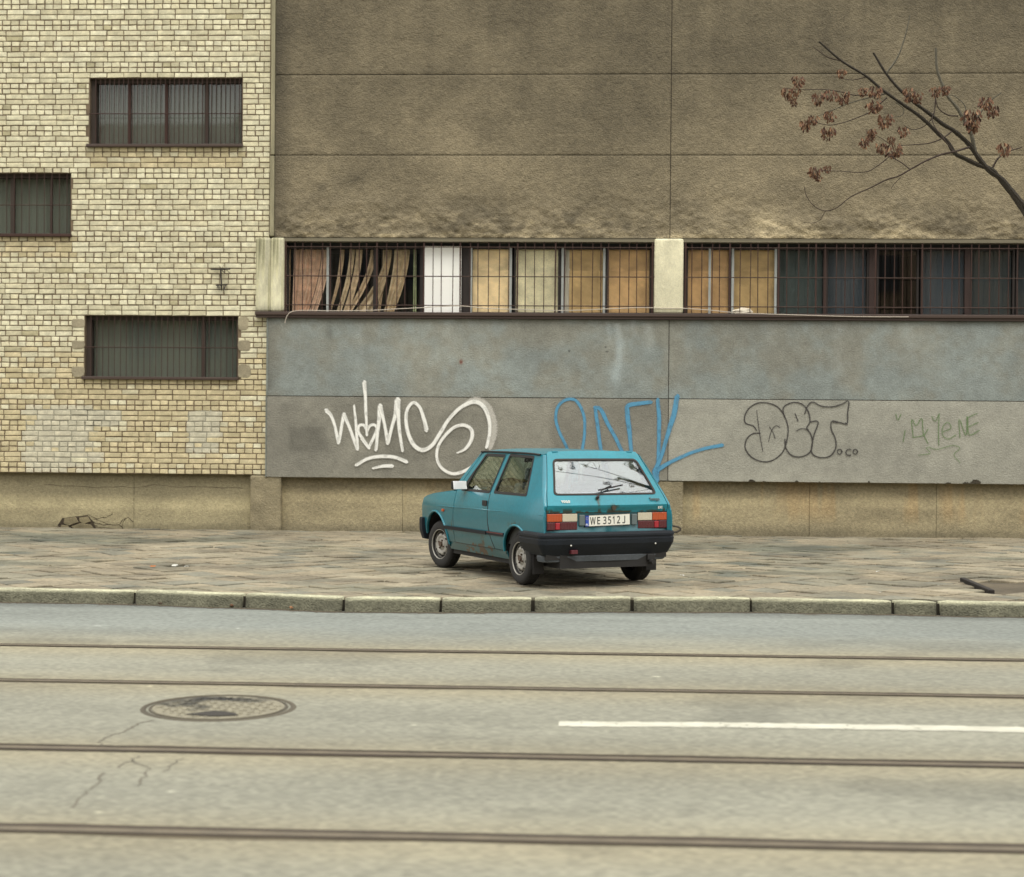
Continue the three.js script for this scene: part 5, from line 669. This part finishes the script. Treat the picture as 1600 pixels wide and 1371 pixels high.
  // bumpers: profile swept round the end of the car
  function sweep(path, prof) { const pos = [], idx = [], n = path.length, m = prof.length; path.forEach((p, i) => { const a = path[Math.max(0, i - 1)], b = path[Math.min(n - 1, i + 1)], dx = b[0] - a[0], dz = b[1] - a[1], l = Math.hypot(dx, dz), nx = -dz / l, nz = dx / l; for (const [o, y] of prof) pos.push(p[0] + nx * o, y, p[1] + nz * o); }); for (let i = 0; i < n - 1; i++) for (let j = 0; j < m - 1; j++) { const o = i * m + j; idx.push(o, o + 1, o + m, o + 1, o + m + 1, o + m); } for (const o of [0, (n - 1) * m]) for (let j = 1; j < m - 1; j++) idx.push(o, o + j, o + j + 1); let g = new THREE.BufferGeometry(); g.setAttribute('position', new THREE.Float32BufferAttribute(pos, 3)); g.setIndex(idx); g = g.toNonIndexed(); g.computeVertexNormals(); return uvXY(g, 1, 'z', 'y'); }
  const rp = []; { const side0 = [[-.11, -.782], [-.30, -.786], [-.48, -.788]]; side0.forEach(q => rp.push(q)); for (let i = 0; i <= 8; i++) { const a = i / 8 * Math.PI / 2; rp.push([-.545 - .085 * Math.sin(a), -.705 - .083 * Math.cos(a)]); } for (let i = 1; i < 8; i++) { const z = mix(-.705, .705, i / 8); rp.push([-.63 - .035 * (1 - (z / .7) ** 2), z]); } for (let i = 8; i >= 0; i--) { const a = i / 8 * Math.PI / 2; rp.push([-.545 - .085 * Math.sin(a), .705 + .083 * Math.cos(a)]); } side0.slice().reverse().forEach(q => rp.push([q[0], -q[1]])); }
  plastic.side = greyPl.side = THREE.DoubleSide;
  const bump = mesh('rear_bumper', sweep(rp, [[-.07, .568], [-.02, .572], [0, .562], [.006, .545], [.006, .525], [-.004, .520], [-.004, .505], [.004, .498], [-.002, .45], [-.028, .40], [-.066, .336], [-.11, .335]]), plastic, car);
  const vp = rp.map(([x, z]) => [x < -.4 ? x + .068 : x, z * .918]); mesh('valance', sweep(vp.slice(2, -2), [[-.06, .336], [-.004, .334], [.002, .322], [-.006, .272], [-.03, .262], [-.06, .266]]), greyPl, bump);
  mesh('fog_lamp', rbx(-.650, -.60, .352, .392, -.452, -.378, .005), phys(new THREE.Color(.09, .012, .018), { roughness: .5 }), bump);
  mesh('exhaust_notch', rbx(-.612, -.56, .262, .326, .455, .545, .012), M.black, bump);
  mesh('bolt', [-.46, .52].map(z => { const g = new THREE.SphereGeometry(.009, 8, 6); g.translate(-.656, .44, z); return g; }), silver, bump);
  mesh('exhaust_pipe', [bar(V3(-.66, .25, .50), V3(-.2, .26, .48), .024, 12), (() => { const g = new THREE.CapsuleGeometry(.07, .3, 4, 12); g.rotateX(Math.PI / 2); g.scale(1, .8, 1); g.translate(-.42, .245, .25); return g; })()], under, car);
  const fp = rp.map(([x, z]) => [2.115 - x, -z * .965]); mesh('front_bumper', sweep(fp.slice(2, -2).map(([x, z]) => [x - (x < 2.7 ? 0 : 0), z]), [[-.07, .545], [0, .55], [.006, .52], [.002, .40], [-.03, .30], [-.08, .29]]), plastic, car);
  // nose
  mesh('nose_panel', [bx(2.62, 2.672, .50, .77, -.665, .665)], topPaint, car); mesh('radiator_grille', [0, 1, 2, 3, 4].map(i => rbx(2.665, 2.69, .60 + i * .028, .616 + i * .028, -.40, .40, .004)), rubber, car);
  for (const s of [-1, 1]) mesh('headlight', rbx(2.66, 2.695, .585, .735, s * .43, s * .62, .012), phys(new THREE.Color(.6, .6, .58), { roughness: .1, clearcoat: 1 }), car);
  // wheels
  const tyreM = std(new THREE.Color(.022, .021, .020), { roughness: .85, bumpMap: grain2, bumpScale: .002 }), rimM = phys(new THREE.Color(.52, .50, .45), { roughness: .5, metalness: .15, map: blotch2 }), rimD = std(new THREE.Color(.035, .032, .028)), hubM = std(tone(88, 72, 60), { roughness: .7 });
  const tyreP = [[.168, -.074], [.19, -.079], [.222, -.080], [.248, -.074], [.262, -.060], [.266, -.045], [.2665, 0], [.266, .045], [.262, .060], [.248, .074], [.222, .080], [.19, .079], [.168, .074], [.160, .06], [.160, -.06], [.168, -.074]];
  function wheel(x, s, steer) {
    const w = new THREE.Group(); w.name = 'wheel'; w.position.set(x, .266, s * .655); w.rotation.y = steer; car.add(w);
    const rot = g => { g.rotateX(s * Math.PI / 2); return g; };   // lathe axis (y) towards the outside of the car
    mesh('tyre', rot(lathe(tyreP, 44)), tyreM, w);
    const treads = []; for (let i = 0; i < 40; i++) { const a = i / 40 * 6.283; for (const y of [-.038, 0, .038]) { const g = new THREE.BoxGeometry(.026, .006, .03); g.rotateX(0); g.translate(0, .2665, y); g.rotateZ(a + (y > 0 ? .06 : 0)); treads.push(g); } } mesh('tread', treads, tyreM, w).userData.kind = 'stuff';
    mesh('rim', rot(lathe([[.174, .058], [.176, .070], [.171, .077], [.165, .073], [.161, .050], [.158, .020], [.155, -.02]], 44)), rimM, w);
    mesh('rim_well', rot(lathe([[.160, .012], [.135, .004], [.120, .006], [.0, .0]], 36)), rimD, w);
    const dish = mesh('wheel_disc', rot(lathe([[.126, .018], [.126, .044], [.112, .056], [.095, .056], [.078, .046], [.066, .040], [.058, .050], [.040, .054], [.0, .054]], 44)), rimM, w);
    const holes = [], bolts = []; for (let i = 0; i < 8; i++) { const a = i / 8 * 6.283 + .2, g = new THREE.CylinderGeometry(.016, .016, .012, 10); g.scale(1, 1, .8); g.translate(.117 * Math.cos(a), .050, .117 * Math.sin(a)); holes.push(g); } for (let i = 0; i < 4; i++) { const a = i / 4 * 6.283 + .5, g = new THREE.CylinderGeometry(.010, .010, .018, 6); g.translate(.05 * Math.cos(a), .058, .05 * Math.sin(a)); bolts.push(g); }
    mesh('vent_hole', rot(join(holes.map(clean))), rimD, w); mesh('wheel_bolt', rot(join(bolts.map(clean))), hubM, w); const hc = new THREE.CylinderGeometry(.028, .032, .026, 16); hc.translate(0, .062, 0); mesh('hub', rot(hc), hubM, w);
  }
  wheel(2.15, -1, .16); wheel(2.15, 1, .16); wheel(0, -1, 0); wheel(0, 1, 0);
  for (const s of [-1, 1]) { const g = rbx(-.325, -.312, .13, .34, s * .60, s * .725, .005); mesh('mud_flap', g, rubber, car); }
  mesh('rear_axle', [bar(V3(0, .25, -.6), V3(0, .25, .6), .03), bar(V3(2.15, .24, -.6), V3(2.15, .24, .6), .03)], under, car);
  mesh('floor_pan', [bx(.33, 1.84, .185, .30, -.68, .68), bx(-.58, .345, .20, .36, -.545, .545), bx(1.825, 2.66, .20, .36, -.50, .50), bx(-.57, -.335, .29, .365, -.70, .70)], under, car);
  // cabin
  const inn = std(new THREE.Color(.06, .062, .06), { roughness: .95 }), seatM = std(new THREE.Color(.20, .215, .235), { roughness: 1, map: blotch2 }), shelfM = std(new THREE.Color(.42, .41, .38), { roughness: .95 });
  mesh('cabin_trim', [bx(-.52, 1.66, .36, .40, -.67, .67), bx(-.46, 1.6, .4, .905, -.705, -.69), bx(-.46, 1.6, .4, .905, .69, .705), bx(1.62, 1.66, .36, .9, -.67, .67), bx(-.54, -.50, .36, .83, -.66, .66)], inn, car);
  mesh('dashboard', [rbx(1.28, 1.66, .70, .925, -.66, .66, .04, 3), rbx(1.22, 1.34, .90, .965, -.50, -.18, .02)], rubber, car);
  const sw = new THREE.TorusGeometry(.18, .012, 8, 28); sw.rotateY(Math.PI / 2); sw.rotateZ(.5); sw.translate(1.14, .90, -.34); mesh('steering_wheel', [sw, bar(V3(1.14, .90, -.34), V3(1.32, .82, -.34), .02), bar(V3(1.14, .90, -.5), V3(1.14, .90, -.18), .012)], rubber, car);
  for (const z of [-.34, .34]) { const back = new RoundedBoxGeometry(.13, .60, .46, 3, .05); back.rotateZ(.22); back.translate(.50, .74, z); const head = new RoundedBoxGeometry(.09, .15, .25, 3, .035); head.rotateZ(.2); head.translate(.405, 1.12, z); mesh('front_seat', [back, rbx(.50, 1.02, .40, .54, z - .24, z + .24, .05, 3), head, bar(V3(.43, 1.0, z - .06), V3(.41, 1.1, z - .06), .008), bar(V3(.43, 1.0, z + .06), V3(.41, 1.1, z + .06), .008)], seatM, car); }
  { const back = new RoundedBoxGeometry(.14, .52, 1.16, 3, .05); back.rotateZ(.28); back.translate(-.12, .70, 0); mesh('rear_seat', [back, rbx(-.08, .42, .38, .52, -.58, .58, .05, 3)], seatM, car); }
  mesh('parcel_shelf', rbx(-.50, -.20, .865, .885, -.60, .60, .008), shelfM, car);
  mesh('rear_view_mirror', [rbx(1.16, 1.20, 1.235, 1.295, -.11, .11, .012), bar(V3(1.18, 1.28, 0), V3(1.25, 1.345, 0), .01)], rubber, car);
  mesh('sun_visor', [rbx(1.05, 1.22, 1.325, 1.342, -.5, -.12, .006), rbx(1.05, 1.22, 1.325, 1.342, .12, .5, .006)], shelfM, car);
})();

// ---------------------------------------------------------------- tree at the kerb: trunk beyond the right edge, bare limbs with dry seed bunches
{
  const tree = thing('street_tree', 'bare tree with brown seed bunches reaching in from the right', 'tree', [0, 0, 0]);
  const barkD = std(tone(70, 62, 48), { map: blotch2, bumpMap: rough, bumpScale: .01 }), barkL = std(tone(128, 122, 104), { map: blotch2, bumpMap: rough, bumpScale: .008 }), twig = std(tone(58, 46, 37));
  const TZ = 7.3, T0 = V3(5.02, -.06, 7.55), c7 = q => W(1140 + q[0] / 4, 130 + q[1] / 4, TZ + (q[2] ?? 0));
  const limbEnd = V3(4.98, 3.05, 7.5), L2 = V3(5.0, 3.5, 7.52);
  mesh('trunk', taperTube([T0, V3(5.0, .5, 7.55), V3(5.02, 1.6, 7.52), V3(5.0, 3.0, 7.5), V3(5.2, 4.4, 7.5), V3(5.5, 6, 7.7), V3(5.7, 7.4, 7.9), V3(5.8, 8.8, 8.1)], .15, .06, 60, 12), barkD, tree);
  const br = (pts, r0, r1, m = twig, seg = 44, pre = []) => mesh('branch', taperTube([...pre, ...pts.map(c7)], r0, r1, seg, 7), m, tree);
  br([[1820, 770], [1700, 610], [1640, 540], [1565, 515], [1480, 475], [1410, 440], [1370, 375], [1300, 310], [1200, 215], [1080, 130], [960, 45], [860, -40], [700, -140], [560, -260]], .036, .010, barkD, 80, [limbEnd]);
  br([[1820, 740], [1700, 600], [1625, 545], [1560, 470], [1500, 385], [1400, 295], [1340, 260], [1250, 190], [1150, 115], [1060, 35], [980, -60], [900, -190]], .042, .011, barkD, 80, [L2]);
  br([[1535, 425], [1520, 350], [1500, 290], [1460, 220], [1420, 150], [1370, 90], [1340, 30], [1300, -80], [1290, -220]], .022, .012, barkL);
  br([[1500, 400, .05], [1400, 430, .2], [1330, 445, .2], [1220, 490, .3], [1130, 540, .3], [1060, 580, .3], [980, 605, .3], [880, 655, .3], [760, 710, .3], [660, 785, .3], [590, 798, .3], [520, 760, .3], [480, 700, .3], [465, 640, .3]], .012, .003, twig, 70);
  br([[1130, 540, .3], [1080, 500, .3], [1030, 470, .3], [1010, 455, .3], [950, 500, .3], [870, 550, .3], [800, 558, .3], [700, 550, .3], [580, 548, .3]], .006, .0035);
  br([[1400, 295], [1330, 345, .1], [1250, 375, .15], [1150, 385, .2], [1060, 390, .2]], .008, .004);
  br([[985, 90], [940, 130], [890, 175], [800, 215], [700, 250], [620, 262], [540, 245]], .007, .0035);
  br([[985, 65], [900, 85], [800, 110], [700, 145], [620, 180], [540, 210]], .008, .0035, barkL);
  br([[1290, 90], [1275, 200], [1230, 260], [1150, 290], [1090, 265]], .007, .0035); br([[1470, 230], [1475, 150], [1440, 105], [1390, 75], [1330, 80]], .007, .0035, barkL); br([[1430, 205], [1370, 200], [1310, 160], [1290, 100], [1300, 30]], .008, .004);
  br([[1000, 60], [930, 75], [860, 75], [780, 75], [720, 60], [600, 40], [420, 40], [350, 30]], .007, .003); br([[1070, 590, .3], [1030, 630, .3], [1010, 660, .3]], .004, .003, twig, 12); br([[600, 800, .3], [560, 860, .3], [510, 875, .3], [465, 868, .3]], .004, .002, twig, 16); br([[1040, 120], [1090, 165], [1080, 200], [1010, 215]], .006, .003, barkL, 20); br([[1400, 430, .2], [1270, 240, .1], [1285, 160, 0]], .006, .004, twig, 20); br([[1010, 385, .2], [950, 345, .15], [900, 320, .1]], .004, .003, twig, 16);
  br([[860, -40], [760, -20], [640, -50]], .006, .002); br([[700, -140], [620, -160], [520, -230]], .007, .003); br([[980, -60], [1050, -160], [1100, -300], [1130, -430]], .012, .004, barkL); br([[1500, 290], [1560, 200], [1620, 120], [1700, 60]], .012, .005, barkL); br([[1640, 540], [1680, 470], [1740, 430], [1830, 400]], .012, .005);
  // limbs overhead, above the frame
  const over = [[[5.5, 6.0, 7.7], [4.4, 6.8, 8.2], [2.8, 7.2, 8.9], [1.6, 7.4, 9.5], [.6, 7.6, 10]], [[5.6, 6.6, 7.8], [4.4, 7.2, 8.0], [3.2, 7.8, 8.3], [2.0, 8.6, 8.6]], [[5.6, 6.8, 7.8], [5.5, 7.4, 8.6], [5.0, 8, 9.8]], [[2.8, 7.2, 8.9], [2.2, 7.3, 9.8], [1.2, 7.6, 10.8]], [[1.6, 7.4, 9.5], [1.0, 7.9, 9.0], [.2, 8.3, 8.9]], [[3.2, 7.8, 8.3], [2.4, 8.0, 9.2], [1.5, 8.2, 9.8]]];
  over.forEach((p, i) => mesh('branch', taperTube(p.map(q => V3(...q)), i < 2 ? .02 : .010, .004, 30, 7), barkD, tree));
  // seed bunches: many small dry wings hanging from a stalk
  const wing = (() => { const g = new THREE.BufferGeometry(), p = [[0, 0, 0], [.006, -.012, .001], [.0085, -.028, .003], [0, -.040, .001], [-.006, -.026, -.002], [-.004, -.01, 0]]; g.setAttribute('position', new THREE.Float32BufferAttribute(p.flat(), 3)); g.setIndex([0, 1, 5, 1, 4, 5, 1, 2, 4, 2, 3, 4]); g.computeVertexNormals(); return g; })();
  const seedM = std(new THREE.Color(1, 1, 1), { side: THREE.DoubleSide, roughness: .9, vertexColors: true }), seedC = [[116, 84, 62], [94, 66, 49], [146, 112, 84], [70, 48, 38], [104, 72, 53]].map(c => tone(...c));
  const bunch = (c, s, len) => {
    const pos = [], col = [], nor = [], N = 64;
    for (let i = 0; i < N; i++) { let g = wing.clone(); const t = rnd(), R = (.024 + .034 * Math.sin(Math.PI * Math.min(1, t + .15))) * s, a = rnd() * 6.283, r = R * Math.sqrt(rnd()); g.scale(s * rr(.8, 1.25), s * rr(.8, 1.2), s); g.rotateZ(rr(-.6, .6)); g.rotateX(rr(-.6, .6)); g.rotateY(a); g.translate(c.x + r * Math.cos(a), c.y + .05 - t * len, c.z + r * Math.sin(a)); g = g.toNonIndexed(); const q = seedC[rnd() * 5 | 0]; for (let k = 0; k < g.attributes.position.count; k++) col.push(q.r, q.g, q.b); pos.push(...g.attributes.position.array); nor.push(...g.attributes.normal.array); }
    const g = new THREE.BufferGeometry(); g.setAttribute('position', new THREE.Float32BufferAttribute(pos, 3)); g.setAttribute('normal', new THREE.Float32BufferAttribute(nor, 3)); g.setAttribute('color', new THREE.Float32BufferAttribute(col, 3)); stuff(mesh('seed_bunch', g, seedM, tree));
  };
  const spots = [[360, 55, 1.05], [415, 45, .9], [403, 115, .8], [555, 85, 1.15], [630, 70, 1], [710, 75, 1.2], [835, 55, .8], [915, 45, 1.1], [905, 130, 1.2], [480, 250, 1.1], [520, 228, .9], [628, 195, 1.1], [615, 300, 1.2], [970, 215, 1.3], [885, 310, .9], [842, 370, .9], [945, 395, 1], [1030, 400, 1.4], [1010, 360, .7], [1085, 295, 1], [533, 545, 1.1], [555, 595, .7], [612, 540, .7], [1120, 55, 1.2], [1170, 85, 1], [1290, 45, 1], [1350, 40, .9], [1510, 190, 1.5], [1520, 240, 1.3], [935, 160, .6], [885, 345, .7], [430, -20, 1], [700, -60, .8], [1600, 110, 1.2], [1640, 160, 1.2], [1720, 400, 1.2]];
  for (const [x, y, s] of spots) bunch(c7([x, y, .2]), s * 1.12, .10 * s);
  for (let i = 0; i < 34; i++) { const p = over[i % 6], k = 1 + (i % (p.length - 1)), a = p[k]; bunch(V3(a[0] + rr(-.5, .5), a[1] + rr(-.35, .1), a[2] + rr(-.5, .5)), 1.5, .14); }
}

// ---------------------------------------------------------------- houses across the street, behind the viewer: they show only as reflections
{
  const walls = [tone(150, 138, 112), tone(128, 122, 108), tone(160, 140, 116)], pane = std(new THREE.Color(.03, .035, .04), { roughness: .1 });
  [[-60, -16.4, 12.5, 'ochre'], [-15.9, 9.6, 14.5, 'grey'], [10.1, 60, 12, 'sand']].forEach(([x0, x1, h, c], k) => {
    const z = 47, o = thing('street_house', `plain ${c} house across the street, seen only as a reflection in panes`, 'house', [(x0 + x1) / 2, 0, z]), w = (x1 - x0) / 2;
    mesh('wall', bx(-w, w, -.2, h, 0, 9), std(walls[k], { map: blotch2 }), o); mesh('roof', (() => { const g = new THREE.ExtrudeGeometry(new THREE.Shape([V2(-.4, h), V2(4.5, h + 3), V2(9.4, h)]), { depth: 2 * w + .4, bevelEnabled: false }); g.rotateY(-Math.PI / 2); g.translate(w + .2, 0, 0); return g; })(), std(tone(96, 66, 54)), o);
    for (let y = 1.2; y < h - 2; y += 3.1) for (let x = -w + 1.6; x < w - 1.4; x += 2.9) mesh('window', bx(x, x + 1.3, y, y + 1.6, -.06, .1), pane, o);
  });
}

// ---------------------------------------------------------------- litter
{
  const leaf = (label, px, py, r, g, b, s) => { const p = GND(px, py, .012), gg = new THREE.CircleGeometry(s, 7); const q = gg.attributes.position; for (let i = 0; i < q.count; i++) q.setXYZ(i, q.getX(i) * rr(.7, 1.2), q.getY(i) * rr(.6, 1), rr(0, s * .6)); gg.rotateX(-Math.PI / 2); gg.computeVertexNormals(); const m = mesh(label.includes('leaf') ? 'fallen_leaf' : 'paper_scrap', gg, std(tone(r, g, b, KH * .75), { side: THREE.DoubleSide })); m.position.copy(p); tag(m, label, label.includes('leaf') ? 'leaf' : 'litter'); };
  leaf('small orange leaf lying alone on the slabs at the left', 239, 886, 205, 120, 50, .035); leaf('white paper scrap on the slabs right of the orange leaf', 273, 885, 225, 225, 215, .035); leaf('thin white scrap beside the larger scrap near the orange leaf', 292, 887, 210, 210, 200, .03); leaf('tiny pale scrap on the slabs at the left edge', 78, 885, 215, 205, 170, .025); leaf('white scrap on the slabs right of the car', 1066, 900, 230, 230, 225, .025); leaf('white scrap on the slabs below the black graffiti', 1372, 894, 230, 230, 222, .03); leaf('white scrap close to the kerb under the green tag', 1376, 926, 220, 220, 210, .022);
  const gut = (label, px, py, r, g, b, s) => { const p = GND(px, py, ROAD + .03), gg = new THREE.IcosahedronGeometry(s, 1); const q = gg.attributes.position; for (let i = 0; i < q.count; i++) { const k = .7 + .6 * hash(Math.round(q.getX(i) * 4000), Math.round(q.getY(i) * 4000)); q.setXYZ(i, q.getX(i) * 1.4 * k, q.getY(i) * .8 * k, q.getZ(i) * k); } gg.computeVertexNormals(); const m = mesh('litter', gg, std(tone(r, g, b, KH * .8))); m.position.copy(p); tag(m, label, 'litter'); };
  gut('white crumpled scrap in the gutter at the kerb', 493, 950, 230, 226, 205, .02); gut('small orange scrap in the gutter beside the white crumpled one', 455, 949.5, 190, 140, 100, .014); gut('brown leaf scrap in the gutter under the kerb joint', 362, 946, 130, 96, 70, .014); gut('flat brown scrap in the gutter left of the kerb joint', 250, 943.5, 96, 80, 62, .016);
  // bent rod leaning at the foot of the wall behind the car
  const z = .1; tag(mesh('bent_rod', tube([W(1043, 819, z), W(1052, 822, z), W(1060, 824, z), W(1064, 827, z), W(1059, 831, z), W(1053, 832, z)], .016, 24, 6), std(tone(62, 56, 48), { roughness: .8 })), 'dark bent metal rod behind the right end of the rear bumper', 'rod');
}
renderer.render(scene, camera);
